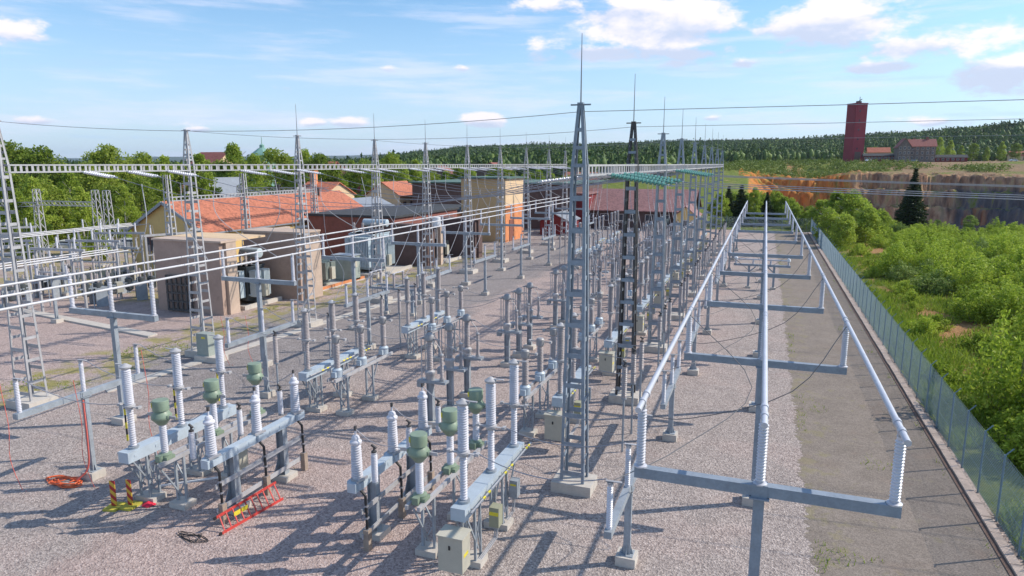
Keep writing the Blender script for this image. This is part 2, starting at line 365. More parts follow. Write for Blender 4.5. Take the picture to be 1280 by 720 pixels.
gcol = t.mix(t.math('MULTIPLY', t.ss(sp.outputs[2], 3.5, 5.5), t.math('MULTIPLY', t.ss(t.math('ARCTAN2', sp.outputs[0], sp.outputs[1]), .08, .17), t.ss(t.noise(pos, .05, 6, .65), .38, .5))), gcol, t.ramp(fine, [(.3,(.22,.15,.08)),(.7,(.36,.24,.14))]))
dist = t.new('ShaderNodeVectorMath', operation='LENGTH'); t.l.new(pos, dist.inputs[0])
strv = t.new('ShaderNodeMapping'); t.l.new(pos, strv.inputs[0]); strv.inputs['Scale'].default_value = (.30,.30,.07)
rk = t.math('ADD', t.math('MULTIPLY', t.noise(strv.outputs[0], 1.0, 9, .75), .72), t.math('MULTIPLY', t.vor(strv.outputs[0], 1.1, 'F1'), .32)); rb = t.noise(pos, .018, 3, .5); rbig = t.noise(strv.outputs[0], .3, 4, .6)
dark0 = t.ramp(rk, [(.33,(.05,.05,.06)),(.55,(.13,.12,.13)),(.7,(.28,.23,.20))]); brn = t.ramp(rk, [(.32,(.10,.06,.045)),(.5,(.33,.19,.115)),(.66,(.66,.43,.26))]); ora = t.ramp(rk, [(.32,(.24,.08,.02)),(.5,(.55,.20,.045)),(.7,(.66,.32,.10))])
azn2 = t.math('ARCTAN2', sp.outputs[0], sp.outputs[1])
dkm = t.math('MULTIPLY', t.ss(t.math('ADD', t.math('ARCTAN2', sp.outputs[0], sp.outputs[1]), t.math('MULTIPLY', t.math('SUBTRACT', rbig, .5), .08)), .20, .225), t.ss(sp.outputs[2], 3, -2)); dark = t.mix(dkm, brn, dark0)
omask = t.math('MULTIPLY', t.ss(t.math('ADD', azn2, t.math('MULTIPLY', t.math('SUBTRACT', rbig, .5), .16)), .125, .085), 1.0)
omask = t.math('MAXIMUM', omask, t.math('MULTIPLY', t.ss(rbig, .56, .68), .55))
rock = t.mix(omask, dark, ora)
rockm = t.math('MULTIPLY', t.ss(sn.outputs[2], .93, .80), t.ss(dist.outputs['Value'], 140, 160))
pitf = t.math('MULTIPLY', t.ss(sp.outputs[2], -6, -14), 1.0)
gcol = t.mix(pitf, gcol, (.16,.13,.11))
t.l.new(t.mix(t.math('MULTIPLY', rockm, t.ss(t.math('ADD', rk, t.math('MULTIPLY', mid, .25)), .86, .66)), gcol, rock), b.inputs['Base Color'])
b.inputs['Roughness'].default_value = .95; b.inputs['Specular IOR Level'].default_value = .15
t.l.new(t.bump(t.math('ADD', fine, t.math('MULTIPLY', rk, 2.0)), .8, .4), b.inputs['Normal'])
terr = struct(obj('terrain', np_mesh('terrain', np.stack([TX, TY, TZ], -1).reshape(-1, 3), Fq, m)))
for p_ in (terr,): p_.data.polygons.foreach_set('use_smooth', [True]*len(p_.data.polygons))
# far ridge, blue only through the air in front of it
n = 160; aa = np.radians(np.linspace(-75, 40, n)); V = []; F = []
for i, a in enumerate(aa):
    hh = 95 + 16*math.sin(a*9) + 9*math.sin(a*23+1) + 5*math.sin(a*57)
    for r, z in ((6800,-5),(7400,hh*.65),(8000,hh),(8600,-5)): V.append((r*math.sin(a), r*math.cos(a), z))
for i in range(n-1):
    for k in range(3): F.append((i*4+k, i*4+k+1, (i+1)*4+k+1, (i+1)*4+k))
struct(obj('far_hills', np_mesh('far_hills', V, F, pm('far_forest', (.035,.06,.03), .95, 0, .3, .01, bump=0))))

# ------------------------------------------------------------------ station ground
def smooth_rect(t, X, Y, x0, x1, y0, y1, s=.6):
    a = t.math('MULTIPLY', t.ss(X, x0-s, x0+s), t.ss(X, x1+s, x1-s)); c = t.math('MULTIPLY', t.ss(Y, y0-s, y0+s), t.ss(Y, y1+s, y1-s)); return t.math('MULTIPLY', a, c)
m, t, b = newmat('station_gravel'); g = t.new('ShaderNodeNewGeometry'); pos = g.outputs['Position']; sp = t.new('ShaderNodeSeparateXYZ'); t.l.new(pos, sp.inputs[0])
wn = t.new('ShaderNodeTexNoise'); t.l.new(pos, wn.inputs['Vector']); wn.inputs['Scale'].default_value = .35; wn.inputs['Detail'].default_value = 6
sc_ = t.new('ShaderNodeSeparateColor'); t.l.new(wn.outputs['Color'], sc_.inputs[0])
X = t.math('ADD', sp.outputs[0], t.math('MULTIPLY', t.math('SUBTRACT', sc_.outputs[0], .5), 5.0)); Y = t.math('ADD', sp.outputs[1], t.math('MULTIPLY', t.math('SUBTRACT', sc_.outputs[1], .5), 5.0))
v1 = t.vor(pos, 17, out='Color'); v2 = t.vor(pos, 41, out='Color'); s1 = t.new('ShaderNodeSeparateColor'); t.l.new(v1, s1.inputs[0]); s2 = t.new('ShaderNodeSeparateColor'); t.l.new(v2, s2.inputs[0])
spk = t.math('ADD', t.math('MULTIPLY', s1.outputs[0], .6), t.math('MULTIPLY', s2.outputs[1], .4))
grey = t.ramp(spk, [(.1,(.20,.165,.155)),(.45,(.375,.312,.28)),(.78,(.51,.43,.385)),(.97,(.72,.63,.58))])
pink = t.ramp(spk, [(.1,(.24,.175,.16)),(.45,(.45,.34,.30)),(.8,(.58,.45,.40)),(.97,(.74,.63,.58))])
drk = t.ramp(spk, [(.1,(.16,.14,.135)),(.5,(.28,.25,.24)),(.95,(.44,.40,.385))])
pk = smooth_rect(t, X, Y, -19.5, -9.2, 3, 23)
pk = t.math('MAXIMUM', pk, t.math('MULTIPLY', smooth_rect(t, X, Y, -24, -2.5, 38, 140, 2), .75))
pk = t.math('MAXIMUM', pk, t.math('MULTIPLY', smooth_rect(t, X, Y, -21, -7.5, 21, 40, 2), .45))
pk = t.math('MAXIMUM', pk, smooth_rect(t, X, Y, -110, -36.5, 20, 70, 1))
pk = t.math('MAXIMUM', pk, t.math('MULTIPLY', t.ss(sc_.outputs[2], .5, .62), .35))
dk = smooth_rect(t, X, Y, -36, -22.5, 27, 140, .8)
c = t.mix(pk, grey, pink); c = t.mix(t.math('MULTIPLY', dk, .85), c, drk)
rutv = t.new('ShaderNodeMapping'); t.l.new(pos, rutv.inputs[0]); rutv.inputs['Scale'].default_value = (1.1,.12,1); rut = t.noise(rutv.outputs[0], 1.0, 6, .6); c = t.mix(t.math('MULTIPLY', t.ss(rut, .54, .66), .25), c, (.20,.17,.155))
n1 = t.noise(pos, .8, 6, .6); c = t.mix(t.math('MULTIPLY', t.ss(n1, .35, .7), .22), c, (.22,.19,.18))
moss = t.math('MULTIPLY', smooth_rect(t, X, Y, -39.5, -34.5, 12, 90, .9), t.ss(t.noise(pos, .5, 7, .7), .44, .58))
moss = t.math('MAXIMUM', moss, t.math('MULTIPLY', smooth_rect(t, X, Y, -110, -42, 44, 140, 2), t.math('MULTIPLY', t.ss(t.noise(pos, .25, 7, .7), .42, .55), .8)))
mcol = t.ramp(t.noise(pos, 2.5, 5, .7), [(.35,(.22,.19,.07)),(.5,(.33,.30,.06)),(.65,(.30,.24,.15))])
c = t.mix(t.math('MULTIPLY', moss, .8), c, mcol)
wd = t.math('MULTIPLY', t.ss(t.noise(pos, 1.3, 8, .75), .66, .72), .45); c = t.mix(wd, c, (.24,.26,.07))
t.l.new(c, b.inputs['Base Color']); b.inputs['Roughness'].default_value = .95; b.inputs['Specular IOR Level'].default_value = .2
hgt = t.math('ADD', t.math('MULTIPLY', t.vor(pos, 17), 1.0), t.math('MULTIPLY', t.vor(pos, 41), .5)); t.l.new(t.bump(hgt, .75, .035), b.inputs['Normal'])
struct(MB().add([(-107,-39,0),(8.15,-39,0),(8.15,133,0),(-107,133,0)], [(0,1,2,3)]).build('gravel_yard', m))
def strip(name, pts_l, pts_r, z, mat):
    V = [(x,y,z) for x,y in pts_l]+[(x,y,z) for x,y in pts_r]; k = len(pts_l); return struct(MB().add(V, [(i,k+i,k+i+1,i+1) for i in range(k-1)]).build(name, mat))
m, t, b = newmat('old_packed_asphalt'); g = t.new('ShaderNodeNewGeometry'); pos = g.outputs['Position']
spk = t.vor(pos, 30, out='Color'); s1 = t.new('ShaderNodeSeparateColor'); t.l.new(spk, s1.inputs[0])
n1 = t.noise(pos, .7, 7, .65); n2 = t.noise(pos, 4, 6, .7)
f = t.math('ADD', t.math('MULTIPLY', s1.outputs[0], .3), t.math('ADD', t.math('MULTIPLY', n1, .4), t.math('MULTIPLY', n2, .3)))
c = t.ramp(f, [(.25,(.145,.12,.10)),(.5,(.245,.205,.172)),(.75,(.35,.295,.25))])
sx = t.new('ShaderNodeSeparateXYZ'); t.l.new(pos, sx.inputs[0]); edge_ = t.ss(sx.outputs[0], 4.2, 2.2)
c = t.mix(t.math('MULTIPLY', t.ss(t.math('ADD', t.noise(pos, 1.1, 7, .7), t.math('MULTIPLY', edge_, .10)), .58, .68), .38), c, (.28,.25,.11)); c = t.mix(t.math('MULTIPLY', t.ss(t.noise(pos, .4, 4), .55, .7), .3), c, (.30,.21,.16))
t.l.new(c, b.inputs['Base Color']); b.inputs['Roughness'].default_value = .95; b.inputs['Specular IOR Level'].default_value = .2; t.l.new(t.bump(t.math('ADD', s1.outputs[0], n2), .5, .02), b.inputs['Normal'])
ys = np.arange(2, 131, .1)
strip('asphalt_path', [(2.05+.07*math.sin(y*1.3)+.04*math.sin(y*4.1)+random.uniform(-.12,.12), y) for y in ys], [(7.58, y) for y in ys], .004, m)
kb = MB(); y = 4.0
while y < 131:
    L = random.uniform(.9, 1.1); kb.box(7.80+random.uniform(-.012,.012), y+L/2, .03, .3, L-.025, .15+random.uniform(-.012,.012), random.uniform(-.006,.006)); y += L
struct(kb.build('kerb', pm('kerb_stone', (.50,.40,.34), .9, 0, .22, 2.2, (.22,.16,.12), .6, bump=.5)))
struct(MB().bbox(7.5,7.64,4,131,-.03,.03).build('kerb_soil_line', pm('kerb_soil', (.17,.11,.085), .95, 0, .3, 5)))
# ------------------------------------------------------------------ words
ORD = ['first','second','third','fourth','fifth','sixth','seventh','eighth','ninth','tenth','eleventh','twelfth']
ORD += ['thirteenth','fourteenth','fifteenth','sixteenth','seventeenth','eighteenth','nineteenth','twentieth']
ORD += ['twenty-'+w for w in ORD[:9]]+['thirtieth']+['thirty-'+w for w in ORD[:9]]
BAYW = ['nearest bay','second bay','third bay','fourth bay','fifth bay','sixth bay','seventh bay','eighth bay','ninth bay','tenth bay']
PH = ['near','middle','far']
# ------------------------------------------------------------------ gantry towers
def tower(name, base_w, base_d, zt, mat, matb, rod, pad=(1.5,1.15), faces='x', legw=.12):
    """four tapering angle legs, batten plates front and back, laced sides, a peak and a rod"""
    r = thing(name, '', 'tower'); zb = .4; zbm = 11.9; tw = .42; td = .42
    fl = MB().box(0,0,zb/2-.02,pad[0],pad[1],zb+.04); fl.build('footing', M['conc'], r)
    def wd(z):
        u = (z-zb)/(zbm-zb)
        if z <= zbm: return base_w+(tw-base_w)*u, base_d+(td-base_d)*u
        u = (z-zbm)/(zt-zbm); return tw+(.10-tw)*u, td+(.10-td)*u
    for sx in (-1,1):
        for sy in (-1,1):
            lg = MB(); zs = [zb-.01, zbm, zt]
            for a, c in zip(zs[:-1], zs[1:]):
                wa, da = wd(a); wc, dc = wd(c); p = (sx*wa/2, sy*da/2, a); q = (sx*wc/2, sy*dc/2, c)
                lg.bar(p, q, legw, .016, up=(0,1,0)); 
                lg.bar((p[0]+sx*(legw/2-.01), p[1]-sy*legw/2, a), (q[0]+sx*(legw/2-.01)*(.5 if c==zt else 1), q[1]-sy*legw/2*(.5 if c==zt else 1), c), .016, legw, up=(0,1,0))
            lg.build('leg', mat, r)
    z = zb+.35; i = 0
    while z < zt-.5:
        w, d = wd(z); st = 1.12 if z < zbm else .6
        for sy in (-1,1): MB().box(0, sy*(d/2+.012), z, w+.04, .014, .17 if z < zbm else .12).build('batten_plate', matb, r)
        z2 = z+st*.5; w2, d2 = wd(z2)
        for sx in (-1,1): MB().box(sx*(w2/2+.014), 0, z2, .014, d2+.04, .15 if z < zbm else .1).build('batten_plate', matb, r)
        z += st; i += 1
    MB().box(0,0,zt+.02,.2,.2,.06).bar((-.35,0,zt-.02),(.35,0,zt-.02),.05).build('peak_cap', mat, r)
    if rod: MB().tube((0,0,zt),(0,0,zt+rod),.028,6,.012).build('lightning_rod', M['wire'], r)
    return r
def dark_dup(root, mats):
    pass
TA = [(-6.05,23.25),(-6.1,33.5),(-6.1,43.7),(-6.1,53.6),(-6.1,63.8),(-6.1,74),(-6.1,84),(-6.1,94),(-6.1,104.5)]
TB = [(-34.12,22.55),(-33.0,32.8),(-31.8,41.8),(-31.4,51.6),(-31.0,60.2),(-30.6,69.2),(-30.4,78.6),(-30.3,88),(-30.2,98),(-30.1,106.5)]
tagdesc = ['blue-grey lattice gantry tower nearest the camera, tall lightning rod on top','dark weathered lattice gantry tower behind the nearest blue-grey tower']
A1 = tower('gantry_tower', .8, .72, 14.0, M['steelb'], M['steelb'], 2.3, legw=.11)
A1.location = (*TA[0],0); A1['label'] = tagdesc[0]; A1['group'] = 'gantry towers of the right row'
A2 = tower('gantry_tower', .8, .72, 13.95, M['dark'], M['steelb'], 2.25); A2.location = (*TA[1],0); A2['label'] = tagdesc[1]; A2['group'] = 'gantry towers of the right row'
A3 = tower('gantry_tower', .8, .72, 13.85, M['steel'], M['steelb'], 2.2); A3.location = (*TA[2],0); A3['group'] = 'gantry towers of the right row'
A3['label'] = 'grey lattice gantry tower, third of the right row'
pa = Proto(A3); pa.used = True
for i in range(3, len(TA)):
    pa.place(f'grey lattice gantry tower, {ORD[i]} of the right row from the camera', (*TA[i],0), 0, 'gantry towers of the right row')
B1 = tower('gantry_tower', 1.05, .9, 14.0, M['steelw'], M['steelw'], 0, (1.7,1.5), legw=.095); pb = Proto(B1)
pb.place('pale grey ladder-like gantry tower at the left edge, first of the left row', (*TB[0],0), 0, 'gantry towers of the left row')
pb.place('pale grey gantry tower of the left row beside the first brown blast wall', (*TB[1],0), 0, 'gantry towers of the left row')
B3 = tower('gantry_tower', 1.0, .85, 14.0, M['steelw'], M['steelw'], 2.2, (1.7,1.5), legw=.09); pb3 = Proto(B3)
for i in range(2, len(TB)):
    pb3.place(f'pale grey gantry tower with lightning rod, {ORD[i]} of the left row', (*TB[i],0), 0, 'gantry towers of the left row')
def gbeam(p, q, label, grp, w=.5, h=.34, mat=None, z=11.95):
    o = MB(); a = Vector((*p, z)); c = Vector((*q, z)); d = (c-a); L = d.length; d.normalize(); s = Vector((-d.y, d.x, 0))
    for e in (-1,1):
        for k in (0,-h): o.bar(a+s*(e*w/2)+Vector((0,0,k)), c+s*(e*w/2)+Vector((0,0,k)), .06, .07)
        n = int(L/.52)
        for i in range(n+1): o.bar(a+s*(e*w/2)+d*(L*i/n), a+s*(e*w/2)+d*(L*i/n)+Vector((0,0,-h)), .035, .11, up=d)
    for i in range(n+1):
        for k in (0,-h): o.bar(a+s*(w/2)+d*(L*i/n)+Vector((0,0,k)), a-s*(w/2)+d*(L*(i+.0)/n)+Vector((0,0,k)), .05)
    b_ = o.build('gantry_beam', mat or M['steelw']); return tag(b_, label, 'beam', grp)
for i in range(len(TA)-1): gbeam((TA[i][0], TA[i][1]+.2), (TA[i+1][0], TA[i+1][1]-.2), f'white ladder beam on the right gantry row, {ORD[i]} span from the camera', 'gantry beam spans of the right row')
for i in range(len(TB)-1): gbeam((TB[i][0], TB[i][1]+.2), (TB[i+1][0], TB[i+1][1]-.2), f'white ladder beam on the left gantry row, {ORD[i]} span from the camera', 'gantry beam spans of the left row')

# ------------------------------------------------------------------ insulators
def shed_prof(z0, h, rc, rs, n, taper=1.0):
    p = [(rc*1.25, z0),(rc*1.25, z0+.05)]; zz = z0+.06; hh = (h-.12)/n
    for i in range(n):
        k = 1+(taper-1)*i/n
        p += [(rc*k, zz+hh*i), (rs*k, zz+hh*(i+.25)), (rs*k*.98, zz+hh*(i+.45)), (rc*k, zz+hh*(i+.8))]
    return p+[(rc*1.2*taper, z0+h-.05),(rc*1.2*taper, z0+h)]
def ins(parent, x, y, z, h, rc, rs, n, mat, name='insulator', seg=14, taper=1.0):
    return MB().lathe(shed_prof(z, h, rc, rs, n, taper), seg, (x,y,0)).build(name, mat, parent, True)
_im = {}
def insm(parent, x, y, z, h, rc, rs, n, mat, name='insulator', seg=14, taper=1.0):
    k = (h,rc,rs,n,mat.name,seg,taper)
    if k not in _im: _im[k] = MB().lathe(shed_prof(0, h, rc, rs, n, taper), seg).mesh(name, mat, True)
    return obj(name, _im[k], parent, (x,y,z))

# ------------------------------------------------------------------ circuit breaker: beam along Y, three two-stage poles
def breaker(porc, zb=2.25, pitch=2.15, lower=1.45, upper=1.45, cab=1, flip=1, r_l=.115, r_u=.165, seg=16, marks=True):
    r = thing('circuit_breaker', '', 'circuit breaker'); y0 = -pitch-.45; y1 = pitch+.45
    bm = MB().bbox(-.23,.23,y0,y1,zb-.42,zb-.03)
    for y in np.arange(y0+.3, y1, .9): bm.box(-.235,y,zb-.2,.02,.12,.1); bm.box(.235,y,zb-.2,.02,.12,.1)
    bm.build('beam', M['beam'], r)
    for yy in (-1.65,.65):
        l = MB()
        for sx in (-1,1):
            for sy in (-1,1): l.bar((sx*.22, yy+sy*.2, .18), (sx*.2, yy+sy*.2, zb-.42), .07)
            l.bar((sx*.22, yy-.2, .4), (sx*.2, yy+.2, zb-.6), .035); l.bar((sx*.22, yy+.2, .4), (sx*.2, yy-.2, zb-.6), .035)
            l.bar((sx*.22, yy, .5), (sx*.2, yy+(1.0 if yy>0 else -.75), zb-.42), .05)
        l.build('support_leg', M['steel'], r)
        MB().box(0,yy,.08,.85,.6,.24).build('footing', M['conc'], r)
    for k in (-1,0,1):
        y = k*pitch
        insm(r, 0, y, zb, lower, r_l*.64, r_l, 16, porc, 'support_insulator', seg)
        MB().lathe([(r_l*1.3,0),(r_l*1.3,.06),(r_l*1.7,.08),(r_l*1.7,.14),(r_l*1.2,.16)],12,(0,y,zb+lower-.03)).bar((-.42,y,zb+lower+.05),(.42,y,zb+lower+.05),.09,.03).box(-.45,y,zb+lower+.07,.1,.16,.08).box(.45,y,zb+lower+.07,.1,.16,.08).build('terminal_flange', M['steelw'], r, True)
        insm(r, 0, y, zb+lower+.1, upper, r_u*.68, r_u, 18, porc, 'interrupter', seg)
        MB().lathe([(r_u*1.05,0),(r_u*1.2,.03),(r_u*1.2,.07),(r_u*.7,.12),(.05,.17)],12,(0,y,zb+lower+upper+.08)).bar((0,y,zb+lower+upper+.19),(flip*.45,y,zb+lower+upper+.2),.07,.025).build('top_terminal', M['steelw'], r, True)
        MB().lathe([(r_l*1.6,-.03),(r_l*1.6,.05)],10,(0,y,zb)).build('base_flange', M['steel'], r, True)
    rod = MB().tube((flip*.38,y0+.1,zb-.15),(flip*.38,y1+.3,zb-.15),.035,8)
    for y in np.linspace(y0+.4,y1-.2,5): rod.bar((flip*.22,y,zb-.2),(flip*.38,y,zb-.15),.03)
    rd = rod.build('drive_rod', M['steelw'], r, True)
    if marks:
        for y in (-pitch+.55,-pitch+.95,.2,.5,.8,pitch+.15,pitch+.4): MB().tube((flip*.38,y,zb-.15),(flip*.38,y+.16,zb-.15),.042,8).build('warning_band', M['yellow'], rd, True)
    if cab:
        c = MB().bbox(-.38,.38,-pitch-1.0,-pitch-.45,.55,1.62).build('control_cabinet', M['beige'], r)
        MB().bbox(-.42,.42,-pitch-1.05,-pitch-.40,1.62,1.65).build('cabinet_roof', M['beige'], c)
        MB().box(-.02,-pitch-1.01,1.3,.05,.03,.12).build('handle', M['black'], c)
        MB().box(.383,-pitch-.75,1.05,.006,.3,.1).build('sticker', M['yellow'], c)
        c2 = MB().bbox(flip*.30,flip*.62,-.95,-.6,.85,1.5).build('junction_box', M['olive'], r)
        MB().box(flip*.46,-.953,1.3,.3,.006,.12).build('sticker', M['yellow'], c2)
        c3 = MB().bbox(flip*.32,flip*.60,.8,1.1,1.0,1.6).build('junction_box', M['steel'], r)
        MB().box(flip*.46,.797,1.45,.2,.006,.06).build('sticker', M['yellow'], c3)
        for dx in (0,.05,.1): MB().path([(flip*(.45+dx),-.8,.85),(flip*(.45+dx),-.9,.5),(flip*(.3+dx),-1.6,.25),(flip*(.2+dx),-1.9,.12)],.02,5).build('cable_conduit', M['steelw'], r, True)
        for dx in (0,.06): MB().path([(flip*(.42+dx),.95,1.0),(flip*(.42+dx),.85,.5),(flip*(.3+dx),.55,.3)],.02,5).build('cable_conduit', M['steelw'], r, True)
    return r
# ------------------------------------------------------------------ current transformer
def ct(porc, head, zb=2.2, hi=1.05, seg=16):
    r = thing('current_transformer', '', 'transformer')
    MB().lathe([(.2,zb-.16),(.22,zb-.1),(.22,zb+.02),(.13,zb+.06)],12).box(0,0,zb-.1,.5,.36,.12).box(.0,-.26,zb-.08,.2,.16,.22).build('base_tank', head, r, True)
    insm(r, 0,0,zb+.04,hi,.085,.125,14,porc,'insulator',seg)
    z = zb+hi+.02
    MB().lathe([(.14,z),(.17,z+.04),(.30,z+.20),(.33,z+.24),(.33,z+.32),(.24,z+.46),(.2,z+.52)],18).bar((-.36,0,z+.3),(.36,0,z+.3),.16,.12).build('lower_head', head, r, True)
    MB().lathe([(.2,z+.5),(.265,z+.52),(.265,z+.84),(.25,z+.87),(.02,z+.88)],20).build('expansion_chamber', head, r, True)
    MB().box(-.2,-.19,z+.72,.1,.02,.16,-.8).build('sticker', M['yellow'], r)
    MB().bar((-.62,0,z+.3),(-.34,0,z+.3),.04,.1).bar((.34,0,z+.3),(.62,0,z+.3),.04,.1).build('terminals', M['steelw'], r)
    return r
def ct_b(porc, zb=2.1, hi=1.25, seg=14):
    r = thing('current_transformer', '', 'transformer')
    MB().lathe([(.18,zb-.1),(.24,zb-.04),(.25,zb+.3),(.17,zb+.38)],14).box(.0,-.27,zb+.1,.22,.14,.26).build('base_tank', M['beam'], r, True)
    insm(r, 0,0,zb+.36,hi,.11,.155,15,porc,'insulator',seg); z = zb+hi+.36
    MB().lathe([(.16,z),(.19,z+.03),(.19,z+.3),(.14,z+.36),(.03,z+.37)],14).bar((-.5,0,z+.2),(.5,0,z+.2),.05,.05).build('head', M['headg'], r, True)
    MB().box(-.5,0,z+.2,.1,.16,.1).build('terminal', M['steelw'], r); MB().box(.5,0,z+.2,.1,.16,.1).build('terminal', M['steelw'], r); return r
def ct_rack(pitch=2.15, zb=2.05):
    r = thing('instrument_rack', '', 'rack'); L = pitch+.5
    for x in (-.2,.2): MB().bbox(x-.05,x+.05,-L,L,zb-.14,zb).build('rail', M['steelw'], r)
    for y in (-1.65,.65):
        MB().bar((-.2,y,.2),(-.2,y,zb-.14),.08).bar((.2,y,.2),(.2,y,zb-.14),.08).bar((-.2,y,.3),(.2,y,1.0),.04).bar((.2,y,1.0),(-.2,y,zb-.3),.04).bar((0,y,.4),(0,y+.9*(1 if y>0 else -1),zb-.14),.05).build('leg', M['steel'], r)
        MB().box(0,y,.08,.7,.55,.24).build('footing', M['conc'], r)
    return r
# ------------------------------------------------------------------ cable termination frame of the nearest bay
def term_frame(pitch=2.2, zt=2.35):
    r = thing('cable_rack', '', 'rack'); L = pitch+.35
    bm = MB().bbox(-.15,.15,-L,L,zt-.3,zt)
    for k in (-1,0,1): bm.box(0,k*pitch,zt-.12,.5,.42,.22)
    for y in np.arange(-L+.3, L, .55): bm.box(-.155,y,zt-.15,.02,.05,.12); bm.box(.155,y,zt-.15,.02,.05,.12)
    bm.build('beam', M['beam'], r)
    for y in (-1.3,1.3):
        MB().bbox(-.15,.15,y-.012,y+.012,.2,zt-.3).bbox(-.162,-.15,y-.13,y+.13,.2,zt-.3).bbox(.15,.162,y-.13,y+.13,.2,zt-.3).add([(-.17,y-.14,.2),(-.17,y-.42,.2),(-.17,y-.14,.75),(-.15,y-.14,.2),(-.15,y-.42,.2),(-.15,y-.14,.75)],[(0,1,2),(3,5,4),(0,3,4,1),(1,4,5,2)]).build('post', M['steel'], r)
        MB().box(0,y,.08,.75,.7,.24).build('footing', M['conc'], r)
    for z in (.5,1.35): MB().bbox(.17,.22,-L+.2,L-.2,z-.08,z+.08).build('rail', M['steelw'], r)
    return r
def termination(porc=None):
    r = thing('cable_termination', '', 'cable termination'); z = 2.35; porc = porc or M['porc']
    insm(r,0,0,z+.05,1.15,.125,.185,13,porc,'insulator',18,.86)
    MB().lathe([(.19,z+1.2),(.19,z+1.26),(.13,z+1.32),(.13,z+1.38),(.09,z+1.44),(.03,z+1.46),(.03,z+1.62)],14).build('cap', M['porc'], r, True)
    MB().box(0,0,z+1.68,.07,.07,.14).build('stud', M['dark'], r)
    MB().lathe([(.2,z-.02),(.2,z+.06)],12).bar((.12,-.25,z+.02),(.3,.1,z+.1),.07).build('base_clamp', M['steelw'], r)
    MB().path([(.05,0,z-.3),(.26,0,z-.5),(.28,0,1.2),(.28,0,.1)],.045,8).build('cable', M['black'], r, True)
    for zz in (.7,1.1,1.5): MB().box(.28,0,zz,.12,.12,.05).build('cable_clamp', M['wire'], r)
    MB().box(.28,0,.35,.2,.2,.72).build('cable_guard', M['wood'], r)
    return r
def arrester(h=.95, rs=.105, n=16, porc=None, post=0, name='surge_arrester', cat='surge arrester'):
    r = thing(name, '', cat)
    if post: MB().tube((0,0,0),(0,0,post),.045,8).build('post', M['steel'], r, True)
    insm(r,0,0,post+.06,h,rs*.72,rs,n,porc or M['porc'],'insulator',14)
    MB().lathe([(rs,0),(rs,.06)],10,(0,0,post)).build('base', M['steel'], r, True)
    MB().lathe([(rs*.8,0),(rs*.8,.05),(.03,.07),(.03,.16)],10,(0,0,post+.06+h)).bar((-.08,0,post+h+.3),(.08,0,post+h+.2),.06).build('terminal', M['dark'], r, True)
    return r
# ------------------------------------------------------------------ T-shaped stands with small insulators
def tstand(zt, L, n, ih=1.15, mat=None, porc=None, hw=.13, ir=.085, off=0):
    r = thing('bus_stand', '', 'stand'); mat = mat or M['steel']; porc = porc or M['porc']
    MB().box(0,0,.14,.6,.6,.32).build('footing', M['conc'], r)
    p = MB().box(0,0,.3+(zt-.3-.2)/2,hw*1.6,hw*1.2,zt-.5).box(0,0,.31,.42,.42,.03)
    for sx,sy in ((1,0),(-1,0),(0,1),(0,-1)): p.add([(sx*.1-sy*.01,sy*.1+sx*.01,.32),(sx*.2-sy*.01,sy*.2+sx*.01,.32),(sx*.1-sy*.01,sy*.1+sx*.01,.62),(sx*.1+sy*.01,sy*.1-sx*.01,.32),(sx*.2+sy*.01,sy*.2-sx*.01,.32),(sx*.1+sy*.01,sy*.1-sx*.01,.62)],[(0,1,2),(3,5,4),(0,3,4,1),(1,4,5,2),(0,2,5,3)])
    p.build('post', mat, r)
    MB().bbox(-.1,.1,-L/2+off,L/2+off,zt-.2,zt).box(0,0,zt-.22,.3,.34,.03).box(.11,0,zt-.1,.02,.3,.16).build('beam', mat, r)
    for i in range(n):
        y = off + (-L/2+.18 + (L-.36)*i/(n-1)); insm(r,0,y,zt,ih,ir*.68,ir,18,porc,'insulator',12)
        MB().lathe([(ir,0),(ir,.05)],8,(0,y,zt+ih)).bar((-.12,y,zt+ih+.08),(.3,y,zt+ih+.09),.08,.02).build('terminal', M['steelw'], r, True)
    return r
def bus_support(zt=5.34, half=2.52, ih=1.4, mat=None, right=True):
    r = thing('busbar_support', '', 'stand'); mat = mat or M['steelb']
    MB().box(0,0,.14,.75,.75,.34).build('footing', M['conc'], r)
    MB().box(0,0,.3+(zt-.55)/2,.22,.2,zt-.55).box(0,0,.32,.5,.5,.03).box(0,0,zt-.27,.4,.4,.03).build('post', mat, r)
    MB().bbox(-half-.12,half+.12,-.11,.11,zt-.24,zt).bbox(-.16,.16,-.13,-.112,zt-.26,zt+.02).bbox(-.16,.16,.112,.13,zt-.26,zt+.02).build('crossbeam', mat, r)
    for k in (-1,0,1):
        x = k*half; o = insm(r,x,0,zt+.02,ih,.07,.105,19,M['porc'],'insulator',14)
        MB().lathe([(.15,0),(.15,.03),(.09,.06)],10,(x,0,zt)).build('base_flange', M['alu'], r, True)
        MB().lathe([(.07,0),(.09,.03)],10,(x,0,zt+ih)).box(x,0,zt+ih+.06,.14,.12,.08).build('tube_clamp', M['alu'], r, True)
    return r
def wire(name, label, pts_or, sag=0.0, r=.014, n=12, mat=None, cat='wire', grp=None, seg=5):
    p, q = Vector(pts_or[0]), Vector(pts_or[-1])
    if len(pts_or) == 2:
        P = [p.lerp(q, i/n) + Vector((0,0,-4*sag*(i/n)*(1-i/n))) for i in range(n+1)]
    else: P = smooth_pts(pts_or, n)
    o = MB().path(P, r, seg).build(name, mat or M['wire'], None, True); return tag(o, label, cat, grp)
